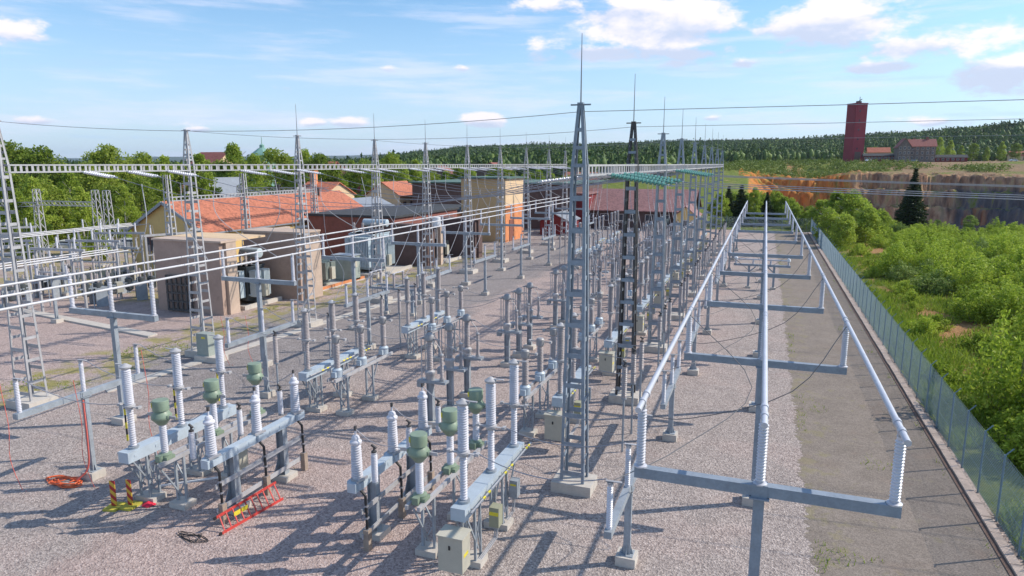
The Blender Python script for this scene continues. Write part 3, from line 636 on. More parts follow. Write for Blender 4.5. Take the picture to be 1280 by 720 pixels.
def smooth_pts(pts, n=12):
    pts = [Vector(p) for p in pts]; P = [pts[0]*2-pts[1]]+pts+[pts[-1]*2-pts[-2]]; out = []; m = max(2, n//(len(pts)-1))
    for i in range(1, len(P)-2):
        for k in range(m):
            u = k/m; a,b_,c,d = P[i-1],P[i],P[i+1],P[i+2]
            out.append(.5*((2*b_)+(c-a)*u+(2*a-5*b_+4*c-d)*u*u+(3*b_-a-3*c+d)*u**3))
    out.append(pts[-1]); return out
# ------------------------------------------------------------------ right busbar
pr = Proto(bus_support())
YR = [14.45,24.4,34.4,44.6,54.3,64.6,73.8,82.8,92.2,101.3]
for i, y in enumerate(YR): pr.place(f'blue-grey T-shaped support under the right busbars, {ORD[i]} from the camera', (.28,y,0), 0, 'supports of the right busbars')
for i, (x, w) in enumerate(((-2.24,'left'),(.28,'middle'),(2.80,'right'))):
    tb = MB().tube((x,13.85,6.86),(x,103,6.86),.066,12)
    for y in YR: tb.tube((x,y+.45,6.86),(x,y+.6,6.86),.086,12); tb.tube((x,y-.08,6.86),(x,y+.08,6.86),.083,12)
    tag(tb.build('busbar_tube', M['alu'], None, True), f'long straight aluminium busbar tube, {w} one of the three beside the mesh fence', 'busbar', 'busbar tubes on the right')
# T stands between the right gantry row and the busbars
pt = Proto(tstand(2.63, 5.4, 3, 1.25, off=-.3))
for i in range(9): pt.place(f'grey T-stand with three small insulators beside the right busbars, {ORD[i]} from camera', (-3.28,19.1+10.15*i,0), 0, 'insulator stands beside the right busbars')
# low disconnector in the middle of the right busbars
dn = thing('busbar_disconnector', 'low grey two-legged table stand under the right busbars', 'stand', (.15,70.0,0))
for x in (-1.15,1.15):
    MB().box(x,0,1.1,.2,.2,2.2).bar((x,0,1.6),(x+(.6 if x<0 else -.6),0,2.15),.1).build('leg', M['steelb'], dn); MB().box(x,0,.1,.5,.5,.2).build('footing', M['conc'], dn)
MB().bbox(-2.6,2.6,-.15,.15,2.2,2.4).build('table_beam', M['steelb'], dn); MB().tube((-2.5,0,2.85),(2.5,0,2.85),.07,8).build('tube', M['alu'], dn)
for x in (-2.4,2.4): MB().lathe([(.05,0),(.18,.06),(.2,.2),(.12,.36),(.02,.4)],12,(x,0,2.7)).build('corona_ball', M['white'], dn, True)
for x in (-2.4,-.8,.8,2.4): insm(dn,x,0,2.4,.4,.06,.1,6,M['porc'])
# ------------------------------------------------------------------ left busbar
pl = Proto(bus_support(mat=M['steel'], ih=1.42))
YL = [12.4,22.4,32.1,42.1,52.1,62.1,72.1,82.1,92.1,102.1]
for i, y in enumerate(YL): pl.place(f'grey T-shaped support under the left busbars, {ORD[i]} from the camera', (-27.75,y,0), 0, 'supports of the left busbars')
for i, (x, w) in enumerate(((-30.27,'left'),(-27.75,'middle'),(-25.23,'right'))):
    tb = MB().tube((x,2,6.9),(x,104,6.9),.052,10)
    for y in YL: tb.tube((x,y-.08,6.9),(x,y+.08,6.9),.07,10)
    tag(tb.build('busbar_tube', M['bus'], None, True), f'long pale busbar tube crossing in front of the blast walls, {w} of its three', 'busbar', 'busbar tubes on the left')
pt2 = Proto(tstand(3.5, 5.2, 3, 1.15))
for i in range(9): pt2.place(f'grey stand with three slim white insulators under the left busbars, {ORD[i]} from the camera', (-23.85,17.7+10.0*i,0), 0, 'insulator stands beside the left busbars')

# ------------------------------------------------------------------ equipment bays
brk1 = Proto(breaker(M['porc'])); brk1L = Proto(breaker(M['porc'], zb=2.2, flip=-1, cab=0, upper=1.35)); brk2 = Proto(breaker(M['porcb'])); brk2L = Proto(breaker(M['porcb'], zb=2.2, flip=1, upper=1.35, cab=0))
ct1 = Proto(ct(M['porc'], M['green'])); ct2 = Proto(ct_b(M['porcb'])); rk = Proto(ct_rack())
trm = Proto(termination()); arr = Proto(arrester()); 
GB = 'circuit breakers with three insulator columns'
# nearest bay, right half
YC = 19.15; YCL = 18.8
brk1.place('circuit breaker with three white insulator columns and beige cabinet, beside the nearest gantry tower', (-7.75,YC,0), 0, GB)
rk.place('low rail rack carrying green-headed transformers beside the nearest right circuit breaker', (-9.2,YC,0), 0, 'instrument racks')
for k in range(3): ct1.place(f'green-headed transformer on a white column, {PH[k]} one of the right three', (-9.2,YC+(k-1)*2.15,0), 0, 'green-headed current transformers')
tf = Proto(term_frame()); tf.place('box beam cable rack on two posts in the centre foreground', (-11.35,YC,0), 0, 'cable racks')
for k in range(3):
    trm.place(f'white cable termination on the centre foreground rack, {PH[k]} of its three', (-11.35,YC+(k-1)*2.2,0), 0, 'cable terminations')
    arr.place(f'slim white surge arrester beside the {PH[k]} termination of the centre foreground rack', (-10.75,YC+(k-1)*2.2+.05,2.3), 0, 'slim surge arresters')
# nearest bay, left half
brk1L.place('circuit breaker with three white insulator columns in the left foreground', (-20.3,YCL,0), 0, GB)
rk.place('low rail rack carrying green-headed transformers in the left foreground', (-18.8,YCL,0), 0, 'instrument racks')
for k in range(3): ct1.place(f'green-headed transformer on a white column, {PH[k]} one of the left three', (-18.8,YCL+.1+(k-1)*2.3,0), 0, 'green-headed current transformers')
tf.place('box beam cable rack on two posts behind the red ladder', (-16.85,YCL+.1,0), 0, 'cable racks')
for k in range(3):
    trm.place(f'white cable termination above the red ladder rack, {PH[k]} of its three', (-16.85,YCL+.1+(k-1)*2.2,0), 0, 'cable terminations')
    arr.place(f'slim white surge arrester beside the {PH[k]} termination of the left foreground rack', (-17.6,YCL+.1+(k-1)*2.25,2.15), 0, 'slim surge arresters')
cb = tag(MB().bbox(-17.75,-17.3,18.3,18.85,.9,1.75).build('control_cabinet', M['beige']), 'beige cabinet behind the left foreground terminations, second from the ladder', 'cabinet')
MB().box(-17.52,18.55,.45,.08,.08,.9).build('stand', M['steel'], cb)

# pedestal units
def pedestal(porc):
    r = thing('voltage_transformer', '', 'transformer')
    MB().box(0,0,.12,.7,.6,.28).build('footing', M['conc'], r)
    MB().bbox(-.13,.13,-.01,.01,.26,2.1).bbox(-.145,-.13,-.12,.12,.26,2.1).bbox(.13,.145,-.12,.12,.26,2.1).build('post', M['steel'], r)
    MB().bbox(-.55,.85,-.22,.22,2.1,2.22).box(-.5,0,2.0,.25,.3,.3).build('platform', M['steel'], r)
    MB().lathe([(.2,2.22),(.2,2.45),(.24,2.5),(.24,2.62),(.14,2.7)],14).build('tank', M['steelw'], r, True)
    insm(r,0,0,2.7,1.35,.11,.15,15,porc,'insulator',14)
    MB().lathe([(.15,4.05),(.21,4.1),(.21,4.32),(.15,4.4),(.05,4.45)],16).bar((-.5,0,4.15),(.5,0,4.15),.08,.05).build('head', M['headg'], r, True)
    g_ = MB()
    for x,y in ((-.32,-.2),(-.32,.2)): g_.tube((x,y,2.22),(x,y,4.2),.025,6)
    g_.bar((-.32,-.2,4.2),(-.32,.2,4.2),.05).build('side_tubes', M['steelw'], r)
    insm(r,.6,0,2.3,1.1,.06,.09,14,porc,'slim_insulator',12)
    MB().lathe([(.07,3.4),(.1,3.44),(.08,3.5)],10,(.6,0,0)).path([(.6,0,3.5),(.5,0,3.8),(.3,0,4.0),(.15,0,4.3)],.02,5).build('slim_insulator_cap', M['steelw'], r, True)
    MB().lathe([(.09,2.2),(.12,2.24),(.12,2.34)],10,(.6,0,0)).build('slim_insulator_base', M['steelw'], r, True)
    return r
pv = Proto(pedestal(M['porcb']))
def disconnector(porc):
    r = thing('disconnector', '', 'disconnector')
    for y in (-1.2,1.2): MB().box(0,y,.1,.5,.5,.22).build('footing', M['conc'], r); MB().box(0,y,1.15,.2,.2,2.0).bar((0,y,1.5),(.55,y,2.15),.08).bar((0,y,1.5),(-.55,y,2.15),.08).build('leg', M['steelb'], r)
    for x in (-.75,.75): MB().bbox(x-.06,x+.06,-2.5,2.5,2.15,2.3).build('rail', M['steelb'], r)
    for k in (-1,0,1):
        for x in (-.75,.75): insm(r,x,k*2.1,2.3,1.1,.07,.105,12,porc,'insulator',12)
        MB().tube((-.8,k*2.1,3.46),(.8,k*2.1,3.46),.035,8).box(-.75,k*2.1,3.43,.24,.14,.08).box(.75,k*2.1,3.43,.24,.14,.08).box(0,k*2.1,3.46,.14,.08,.1).build('contact_arm', M['alu'], r)
        MB().bbox(-.85,.85,k*2.1-.06,k*2.1+.06,2.31,2.36).build('cross_rail', M['steelb'], r)
    return r
dsc = Proto(disconnector(M['porcb']))
bd = []
for b_ in range(1, 9):
    y = 19.15+10.1*b_; yl = 18.6+9.95*b_; bw = BAYW[b_]
    brk2.place(f'circuit breaker with brown-grey columns beside the right gantry row, {bw}', (-7.75,y,0), 0, GB)
    rk.place(f'low rail rack of grey transformers beside the right circuit breaker, {bw}', (-9.35,y,0), 0, 'instrument racks')
    for k in range(3): ct2.place(f'grey-headed transformer left of the right circuit breaker, {PH[k]} one in the {bw}', (-9.35,y+(k-1)*2.12,0), 0, 'grey-headed current transformers')
    if b_ in (1,2,6,7,8):
        brk2L.place(f'circuit breaker with brown-grey columns beside the left insulator stands, {bw}', (-20.2,yl,0), 0, GB)
        rk.place(f'low rail rack of grey transformers beside the left circuit breaker, {bw}', (-18.55,yl,0), 0, 'instrument racks')
        for k in range(3): ct2.place(f'grey-headed transformer right of the left circuit breaker, {PH[k]} one in the {bw}', (-18.55,yl+(k-1)*2.12,0), 0, 'grey-headed current transformers')
    for k in range(3): pv.place(f'pedestal-mounted instrument with round metal head, {PH[k]} one in the {bw}', (-13.95,y-.1+(k-1)*2.1,0), 0, 'pedestal voltage transformers')
    if b_ >= 6: dsc.place(f'grey disconnector frame with six brown insulators in the middle of the {bw}', (-16.3 if b_%2 else -11.8,y,0), 0, 'disconnector frames')
pa3 = Proto(arrester(1.35,.12,15,M['porcb'],2.35,'post_insulator','insulator'))
for b_ in range(1, 9):
    for k in range(3):
        y = 19.15+10.1*b_+(k-1)*2.1
        pa3.place(f'post with brown insulator right of the right circuit breaker, {PH[k]} one in the {BAYW[b_]}', (-5.0,y,0), 0, 'insulator posts beside the right breakers')
        if b_ >= 3: pa3.place(f'post with brown insulator between pedestals and right transformers, {PH[k]} one in the {BAYW[b_]}', (-11.7,y+.3,0), 0, 'insulator posts in the middle of the yard')
        if b_ in (1,2,6,7): pa3.place(f'post with brown insulator left of the left circuit breaker, {PH[k]} one in the {BAYW[b_]}', (-22.0,18.6+9.95*b_+(k-1)*2.2,0), 0, 'insulator posts beside the left breakers')
        if b_ in (6,7,8): pa3.place(f'post with brown insulator left of the pedestals, {PH[k]} one in the {BAYW[b_]}', (-16.0,y,0), 0, 'insulator posts left of the pedestals')
# wide stand between the second and third left bays
dsc.place('two-legged disconnector table with braces behind the left busbar support', (-27.2,47.6,0), PI/2, 'disconnector frames')

# ------------------------------------------------------------------ conductors
def gstring(n=14, green=True, L=2.6, rr=.13):
    r = thing('insulator_string', '', 'insulator'); m_ = M['glassg'] if green else M['porc']
    for s in (-.16,.16):
        p = [(.02,.15)]; d = (L-.5)/n
        for i in range(n): p += [(.025,.2+d*i),(rr,.2+d*i+d*.25),(rr*.9,.2+d*i+d*.5),(.03,.2+d*i+d*.65)]
        p.append((.02, L-.25)); MB().lathe(p, 12, (0,s,0), 'x').build('insulator_discs', m_, r, True)
    MB().bar((0,0,0),(.12,0,0),.05).bar((.1,-.2,0),(.1,.2,0),.05).bar((L-.2,-.2,0),(L-.2,.2,0),.05).bar((L-.2,0,0),(L,0,0),.05).bar((.1,-.16,0),(.2,-.16,0),.03).bar((.1,.16,0),(.2,.16,0),.03).build('yoke', M['steel'], r)
    return r
m, t, b = newmat('green_insulator_glass'); b.inputs['Base Color'].default_value = (.11,.29,.25,1); b.inputs['Roughness'].default_value = .12; M['glassg'] = m
gs = Proto(gstring(14, True, 2.6, .105)); ws = Proto(gstring(12, False, 2.3, .075))
W_GR = 'conductors strung between the two gantry rows'
def slope(o, ry): o.rotation_euler = (o.rotation_euler[0], ry, o.rotation_euler[2])
for b_ in range(0, 9):
    y0a = 23.4+10.1*b_-7.0+2.5; 
    for k in range(3):
        y = 26.2+10.1*b_+(k)*2.45
        if y > 105: continue
        xb = np.interp(y, [q[1] for q in TB], [q[0] for q in TB])
        o = ws.place(f'white insulator string on the left gantry row, {PH[k]} one of the {ORD[b_]} span', (xb+.3,y,11.6), 0, 'insulator strings of the left row'); slope(o, .13)
        o = ws.place(f'white insulator string inside the right gantry row, {PH[k]} one of its {ORD[b_]} span', (-6.4,y,11.55), PI, 'inner insulator strings of the right row'); slope(o, .13)
        wire('conductor', f'overhead wire between both gantry rows, {PH[k]} wire of the {ORD[b_]} span', [(xb+2.6,y,11.3),(-8.65,y,11.25)], 1.35, .016, 16, grp=W_GR)
for b_ in (0,2):
    for k in range(3):
        y = 26.4+10.1*b_+k*2.45
        o = gs.place(f'green glass insulator string outside the right gantry, {PH[k]} one of its {ORD[b_]} span', (-5.8,y,11.6-.0), 0, 'green glass insulator strings'); slope(o, .16)
        wire('conductor', f'outgoing wire to the right, {PH[k]} of the three leaving the {ORD[b_]} span', [(-3.25,y,11.2),(170,y+14,14.5)], 2.4, .017, 24, grp='outgoing conductors to the right')
for i, (a, c) in enumerate(((TB[0],TA[0]),(TB[1],TA[1]),(TB[3],TA[3]))):
    wire('shield_wire', f'thin earth wire between the tower peaks, {ORD[i]} from the camera', [(a[0],a[1],13.98),(c[0],c[1],13.75)], .55, .011, 18, grp='earth wires')
    wire('shield_wire', f'thin earth wire leaving the right tower peaks to the right, {ORD[i]} from the camera', [(c[0],c[1],13.75),(170,c[1]+10,19)], 1.2, .011, 22, grp='outgoing earth wires')
# droppers and jumpers
for b_ in range(0, 7):
    y = 26.2+10.1*b_
    for k in range(3):
        yy = y+k*2.45; ph = f'{PH[k]} wire of the {ORD[b_]} span'
        wire('dropper', f'loop from left gantry down to left busbars, {ph}', [(-29.5,yy,11.0),(-28.9,yy-.5,9.0),(-27.75 if k==1 else (-30.27 if k==0 else -25.23),yy-.3,6.95)], 0, .022, 12, M['steelw'], grp='droppers at the left gantry')
        if b_: wire('dropper', f'dropper from right gantry to breakers, {ph}', [(-9.0,yy,11.15),(-8.8,yy-.6,9.2),(-8.1,yy-1.9,6.8),(-7.75,yy-2.6-.3*k+.3,5.2)], 0, .014, 12, grp='droppers at the right gantry')
        if b_ in (0,1,2,6): wire('dropper', f'dropper over left breakers, {ph}', [(-20.5,yy,10.1),(-20.6,yy-1.0,8.0),(-20.4,yy-3.2,6.2),(-20.25,yy-5.0,5.3)] if b_ else [(-20.5,yy,10.1),(-20.6,yy+.4,8.0),(-20.4,yy+1.4,6.4),(-20.25,yy+.3*k,5.2)], 0, .014, 12, grp='droppers over the yard')
for b_ in range(0, 7):
    y = 19.15+10.1*b_; yl = (18.8 if b_==0 else 18.6+9.95*b_); bw = BAYW[b_]
    for k in range(3):
        yy = y+(k-1)*2.15; yyl = yl+(k-1)*2.2; ph = f'{PH[k]} phase of the {bw}'
        wire('jumper', f'sagging jumper from right breaker to busbar stand, {ph}', [(-7.3,yy,3.8),(-3.4,19.1+10.15*b_-2.7+2.5*k,3.95)], .35, .016, 10, grp='jumpers beside the right busbars')
        wire('jumper', f'short jumper from right breaker to transformer head, {ph}', [(-8.2,yy,3.8),(-8.65,yy,3.55)], .06, .014, 6, grp='short jumpers at the right breakers')
        if b_ in (0,1,2,6): wire('jumper', f'sagging jumper from left stand to left breaker, {ph}', [(-23.6,17.7+10*b_+(k-1)*2.42,4.75),(-20.75,yyl,3.75)], .3, .016, 10, grp='jumpers beside the left stands')
        if b_ == 0:
            wire('jumper', f'jumper from the green-headed transformer to the centre rack termination, {PH[k]} phase', [(-9.75,yy,3.6),(-10.7,yy-.02,3.62),(-11.35,YC+(k-1)*2.2,4.0)], 0, .014, 8, grp='jumpers at the centre rack')
            wire('jumper', f'jumper from the green-headed transformer to the left rack termination, {PH[k]} phase', [(-18.3,yyl,3.6),(-17.6,yyl,3.55),(-16.85,YCL+.1+(k-1)*2.2,4.0)], 0, .014, 8, grp='jumpers at the left rack')
        else:
            wire('jumper', f'jumper from right transformer head to pedestal instrument, {ph}', [(-9.9,yy,3.7),(-13.5,y-.1+(k-1)*2.1,4.15)], .4, .014, 8, grp='jumpers in the middle of the yard')
            if b_ in (1,2,6): wire('jumper', f'jumper from left transformer head to pedestal instrument, {ph}', [(-18.0,yyl,3.7),(-14.4,y-.1+(k-1)*2.1,4.15)], .4, .014, 8, grp='jumpers left of the pedestals')
        if k != 1: wire('jumper', f'drooping cable from stand to right busbars, {ph}', [(-3.2,19.1+10.15*b_-2.7+2.5*k,3.95),(-1.8,19.3+10.15*b_+1.2*k,3.9),(.0+k*.6,22.5+10.15*b_,4.9),([-2.24,.28,2.8][k],24.2+10.15*b_,6.8)], 0, .015, 12, M['cable'], grp='drooping cables at the right busbars')

# ------------------------------------------------------------------ foreground odds and ends
ld = thing('ladder', 'red ladder leaning against the left foreground cable rack', 'ladder', (0,0,0))
P0 = Vector((-16.08,16.05,.04)); P1 = Vector((-15.75,18.75,.04)); Q0 = Vector((-16.42,16.2,.46)); Q1 = Vector((-16.2,18.95,.50))
for a, c in ((P0,P1),(Q0,Q1)):
    rl = MB().bar(a, c, .035, .09).build('rail', M['red'], ld)
    d = (c-a).normalized(); MB().bar(a-d*.06, a+d*.04, .05, .1).build('rubber_foot', M['black'], rl)
for i in range(10): MB().bar(P0.lerp(P1,(i+.6)/10), Q0.lerp(Q1,(i+.6)/10), .035, .04).build('rung', M['red'], ld)
for u in (.24,.36): MB().bar(P0.lerp(P1,u)*.4+Q0.lerp(Q1,u)*.6+Vector((.03,0,.03)), P0.lerp(P1,u+.1)*.4+Q0.lerp(Q1,u+.1)*.6+Vector((.03,0,.03)), .015, .16).build('label_plate', M['yellow'], ld)
# hazard boards
m, t, b = newmat('red_yellow_stripes'); tc = t.new('ShaderNodeTexCoord').outputs['Object']; s_ = t.new('ShaderNodeSeparateXYZ'); t.l.new(tc, s_.inputs[0])
u = t.math('FRACT', t.math('MULTIPLY', t.math('ADD', t.math('MULTIPLY', s_.outputs[0], .9), s_.outputs[2]), 3.1)); t.l.new(t.mix(t.math('GREATER_THAN', u, .5), (.42,.03,.03), (.68,.42,.05)), b.inputs['Base Color']); M['stripe'] = m
hz_ = Proto(thing('hazard_board', '', 'barrier'))
MB().bbox(-.1,.1,-.015,.015,.08,1.02).build('striped_panel', M['stripe'], hz_.root); MB().bbox(-.03,.03,.015,.03,0,.5).build('back_post', M['steel'], hz_.root)
MB().bbox(-.24,.24,-.3,.3,0,.07).build('base_plate', pm('yellow_rubber_base', (.50,.44,.06), .8), hz_.root)
hz_.place('red and yellow striped hazard board, left one of the pair', (-20.98,16.2,0), .25, 'striped hazard boards'); hz_.place('red and yellow striped hazard board, right one of the pair', (-20.5,16.45,0), .1, 'striped hazard boards')
bag = MB()
for i in range(16):
    a = i*2*PI/16; bag.add([(0,0,.16),(.26*math.cos(a)*(1+.15*math.sin(3*a)),.2*math.sin(a),.02),(.26*math.cos(a+.4)*(1+.15*math.sin(3*a)),.2*math.sin(a+.4),.02)],[(0,1,2)])
o = bag.build('folded_cloth', pm('red_folded_cloth', (.75,.03,.07), .8, 0, .25, 8)); o.location = (-20.0,16.75,0); tag(o, 'small crumpled red cloth on the gravel beside the striped boards', 'cloth')
# orange ropes
rr = random.Random(3)
def coil(cx, cy, n, r0, name, label, mat, rad=.014, cat='rope', z=.02):
    pts = []
    for i in range(n*9):
        a = i*2*PI/9; r = r0*(.45+.8*rr.random()) ; pts.append((cx+r*math.cos(a)*1.3+rr.uniform(-.05,.05)+.10*(i//9), cy+r*math.sin(a)*.6+rr.uniform(-.04,.04), z+rr.uniform(0,.05)))
    P = smooth_pts(pts, len(pts)*3); return tag(MB().path(P, rad, 5).build(name, mat, None, True), label, cat)
coil(-24.7,17.0,6,.55,'rope','tangled orange rope lying at the foot of the left insulator stand', M['orange'], .022)
coil(-17.0,15.6,4,.36,'cable','loop of thin black cable on the gravel beside the ladder foot', M['black'], .012, 'cable', .01)
tag(MB().path(smooth_pts([(-23.75,17.55,3.2),(-23.7,17.5,1.5),(-23.78,17.45,.5),(-24.1,17.2,.05)],14), .035, 6).build('rope', M['redrope'], None, True), 'red earthing cord hanging down the left insulator stand post', 'rope')
for i, (x,y,z,w) in enumerate([(-25.7,15.9,4.2,'left of the first left insulator stand'),(-23.4,17.0,4.2,'right of the first left insulator stand'),(-23.3,19.9,4.6,'behind the first left circuit breaker'),(-30.2,31.5,3.0,'at the foot of the second left tower'),(-29.0,32.2,3.0,'right of the second left tower')]):
    tag(MB().path(smooth_pts([(x,y,z),(x+.15,y+.02,z*.6),(x+.1,y-.05,z*.3),(x+.3,y+.1,.03),(x+.6,y+.05,.03)],16), .012, 5).build('cord', M['redrope'], None, True), f'thin red hanging cord {w}', 'cord', 'red hanging cords')
for i, (x,y,z,w) in enumerate([(-20.55,16.65,3.75,'nearest'),(-20.55,18.8,3.75,'middle'),(-20.55,21.0,3.75,'farthest')]):
    r = thing('earthing_stick', f'black and yellow earthing stick hanging on the {w} column of the left breaker', 'stick', (x,y,0), 0, 'earthing sticks')
    MB().tube((0,0,z-1.35),(0,0,z),.03,8).build('rod', M['black'], r, True)
    for q in (.25,.75,1.2): MB().tube((0,0,z-q-.14),(0,0,z-q+.08),.034,8).build('band', M['yellow'], r, True)
o = tag(MB().bar((-20.7,17.9,.08),(-18.4,18.6,.5),.06).build('pole', M['white']), 'white pole lying low under the left foreground rack', 'pole')
# tower-side cabinet
o = thing('control_cabinet', 'dark grey cabinet on the plinth of the second left gantry tower', 'cabinet', (-31.9,31.9,0)); MB().bbox(-.45,.45,-.3,.3,.35,1.75).build('body', M['tgreen'], o); MB().box(.1,-.302,1.5,.28,.006,.12).build('sticker', M['yellow'], o); MB().bbox(-.6,1.2,-.45,.5,-.02,.35).build('plinth', M['conc'], o)
tag(MB().prism([(-32.9,25.6),(-32.2,25.2),(-29.6,57.9),(-30.4,58.1)],0,.05).build('duct_cover', M['conc']), 'pale concrete duct cover running away beside the left gantry towers', 'duct cover')
tag(MB().prism([(-62,38.3),(-40,34.85),(-40,35.65),(-62,39.1)],0,.12).build('duct_cover', M['conc']), 'long pale concrete duct cover crossing the pink gravel on the left', 'duct cover')

# ------------------------------------------------------------------ mesh fence
M['fence'] = pm('fence_wire', (.27,.36,.40), .5, .3, .1, 1, bump=0); M['fpost'] = pm('fence_post', (.20,.29,.36), .5, .2, .12, 2, bump=0)
def fence(x0,y0,x1,y1,label,h=2.4,pitch=2.2,sp=.14,out=1):
    r = thing('mesh_fence', label, 'fence', (x0,y0,0), math.atan2(y1-y0,x1-x0)); L = math.hypot(x1-x0,y1-y0); w = MB(); hh = h-.12; x = -hh
    V = []; F = []
    def stick(p, q, r_):
        n = len(V); d = Vector(q)-Vector(p); a = Vector((0,1,0)); b2 = d.cross(a).normalized()*r_; a = a*r_
        for e in (Vector(p), Vector(q)): V.extend([tuple(e+a), tuple(e+b2), tuple(e-a), tuple(e-b2)])
        for k in range(4): F.append((n+k, n+(k+1)%4, n+4+(k+1)%4, n+4+k))
    while x < L:
        a0 = max(x,0); b0 = min(x+hh, L)
        if b0 > a0: stick((a0,.006,.08+a0-x),(b0,.006,.08+b0-x),.0055); stick((a0,-.006,.08+hh-(a0-x)),(b0,-.006,.08+hh-(b0-x)),.0055)
        x += sp
    for z in (.1,.85,1.6,h): stick((0,.0,z),(L,.0,z),.006)
    obj('wire_mesh', np_mesh('wire_mesh', V, F, M['fence']), r)
    n = int(L/pitch); pm_ = MB().tube((0,0,-.1),(0,0,h+.02),.036,8).bar((0,0,h),(0,-.22*out,h+.26),.03).mesh('post', M['fpost'], True)
    for i in range(n+1): obj('post', pm_, r, (i*L/n,0,0))
    return r
fence(8.1,8,8.1,133,'tall grey chain-link fence along the right edge of the yard')
fence(8.1,133.1,-16,133.1,'grey chain-link fence closing the far end of the yard')
fence(-16,133.1,-16,118,'short stretch of chain-link fence beside the red-brown shed', out=1)

# ------------------------------------------------------------------ buildings
def window(parent, p, w, h, ax, fm=None, sill=False):
    """window on a wall; ax 'x' lies in the xz plane facing -y, 'y' lies in the yz plane facing +x"""
    x,y,z = p; f = MB(); g = MB(); s = 1 if ax == 'y' else -1
    def bb(m_, a0,a1,z0,z1,o0,o1):
        if ax == 'x': m_.bbox(x+a0,x+a1,y-o1,y-o0,z+z0,z+z1)
        else: m_.bbox(x+o0,x+o1,y+a0,y+a1,z+z0,z+z1)
    for a0,a1,z0,z1 in ((-w/2-.1,-w/2,-h/2-.1,h/2+.1),(w/2,w/2+.1,-h/2-.1,h/2+.1),(-w/2,w/2,h/2,h/2+.1),(-w/2,w/2,-h/2-.1,-h/2),(-.03,.03,-h/2,h/2)): bb(f,a0,a1,z0,z1,.0,.06)
    fo = f.build('window', fm or M['frame'], parent); bb(g,-w/2,-.03,-h/2,h/2,.004,.02); bb(g,.03,w/2,-h/2,h/2,.004,.02); g.build('pane', M['window'], fo); return fo
def gable(name, label, x0,x1,y0,y1,he,hr,axis,wm,rm,oh=.4,grp=None,base=0,cat='building',ridge_off=0):
    r = thing(name, label, cat, ((x0+x1)/2,(y0+y1)/2,base), 0, grp); a = (x1-x0)/2; c = (y1-y0)/2; w = MB(); rf = MB(); t_ = .16
    if axis == 'y':
        w.add([(-a,-c,-.6),(a,-c,-.6),(a,-c,he),(ridge_off,-c,hr),(-a,-c,he),(-a,c,-.6),(a,c,-.6),(a,c,he),(ridge_off,c,hr),(-a,c,he)],[(0,1,2,3,4),(9,8,7,6,5),(1,6,7,2),(5,0,4,9)])
        for s in (-1,1):
            e = a+oh; dz = (hr-he)/(a-s*ridge_off) ; ze = he-dz*oh; A_=[(ridge_off,-c-oh,hr+.05),(s*e,-c-oh,ze+.05),(s*e,c+oh,ze+.05),(ridge_off,c+oh,hr+.05)]
            rf.add(A_+[(x,y,z+t_) for x,y,z in A_],[(0,1,2,3),(7,6,5,4),(0,4,5,1),(1,5,6,2),(2,6,7,3),(3,7,4,0)])
    else:
        w.add([(-a,-c,-.6),(-a,c,-.6),(-a,c,he),(-a,0,hr),(-a,-c,he),(a,-c,-.6),(a,c,-.6),(a,c,he),(a,0,hr),(a,-c,he)],[(0,4,3,2,1),(5,6,7,8,9),(0,5,9,4),(1,2,7,6)])
        for s in (-1,1):
            e = c+oh; dz = (hr-he)/c; ze = he-dz*oh; A_=[(-a-oh,0,hr+.05),(-a-oh,s*e,ze+.05),(a+oh,s*e,ze+.05),(a+oh,0,hr+.05)]
            rf.add(A_+[(x,y,z+t_) for x,y,z in A_],[(0,1,2,3),(7,6,5,4),(0,4,5,1),(1,5,6,2),(2,6,7,3),(3,7,4,0)])
    w.build('wall', wm, r); R = rf.build('roof', rm, r); return r, R
# long yellow hall with orange tiles
hs, R = gable('brick_hall','long yellow hall with orange tiled roof behind the blast walls', -65.2,-55,56,88,5.0,7.9,'y',M['ochre2'],M['tile'],.35)
MB().box(-5.1-.35,0,4.95,.14,32.8,.18).box(5.1+.35,0,4.78,.14,32.8,.16).bar((-5.5,-16.42,4.75),(0,-16.42,7.95),.1,.3).bar((5.5,-16.42,4.75),(0,-16.42,7.95),.1,.3).build('barge_boards', M['rmetal'], R)
for i in range(9): window(hs,(5.1,-13+3.3*i,3.3),1.0,1.5,'y',M['brownf'])
for x in (-2.5,0,2.5): window(hs,(x,-16,3.4),1.0,1.4,'x',M['brownf'])
for x,y,h in ((-1.2,4,1.5),(.8,10,1.0)): MB().tube((x,y,7),(x,y,7.7+h),.16,8).box(x,y,7.7+h,.42,.42,.12).build('vent_pipe', M['dark'], R)
tw_, R = gable('hall_tower','tall yellow stair house with orange roof and chimney above the hall', -71.5,-65.8,92,101,6.9,8.9,'x',M['cream'],M['tile'],.3)
MB().box(-1.2,-1,9.7,.9,.9,2.2).box(-1.2,-1,10.85,1.1,1.1,.15).build('chimney', M['orwall'], R)
for y in (-1.3,1.3): window(tw_,(2.85,y,5.5),1.1,1.5,'y',M['brownf'])
window(tw_,(-1,-4.5,5.4),1.0,1.4,'x',M['brownf'])
hd, R = gable('hall_annex','low annex with pale sheet metal roof between hall and stair house', -64,-55.2,89,98,4.6,6.6,'y',M['cream'],M['rmetal'],.3)
# small cream house with orange roof
h2, R = gable('small_house','small cream house with orange roof right of the stair house', -78,-70,124,134,5.6,8.2,'y',M['cream'],M['tile'],.4)
for y in (-3,0,3): window(h2,(4,y,3.6),1,1.3,'y',M['brownf'])
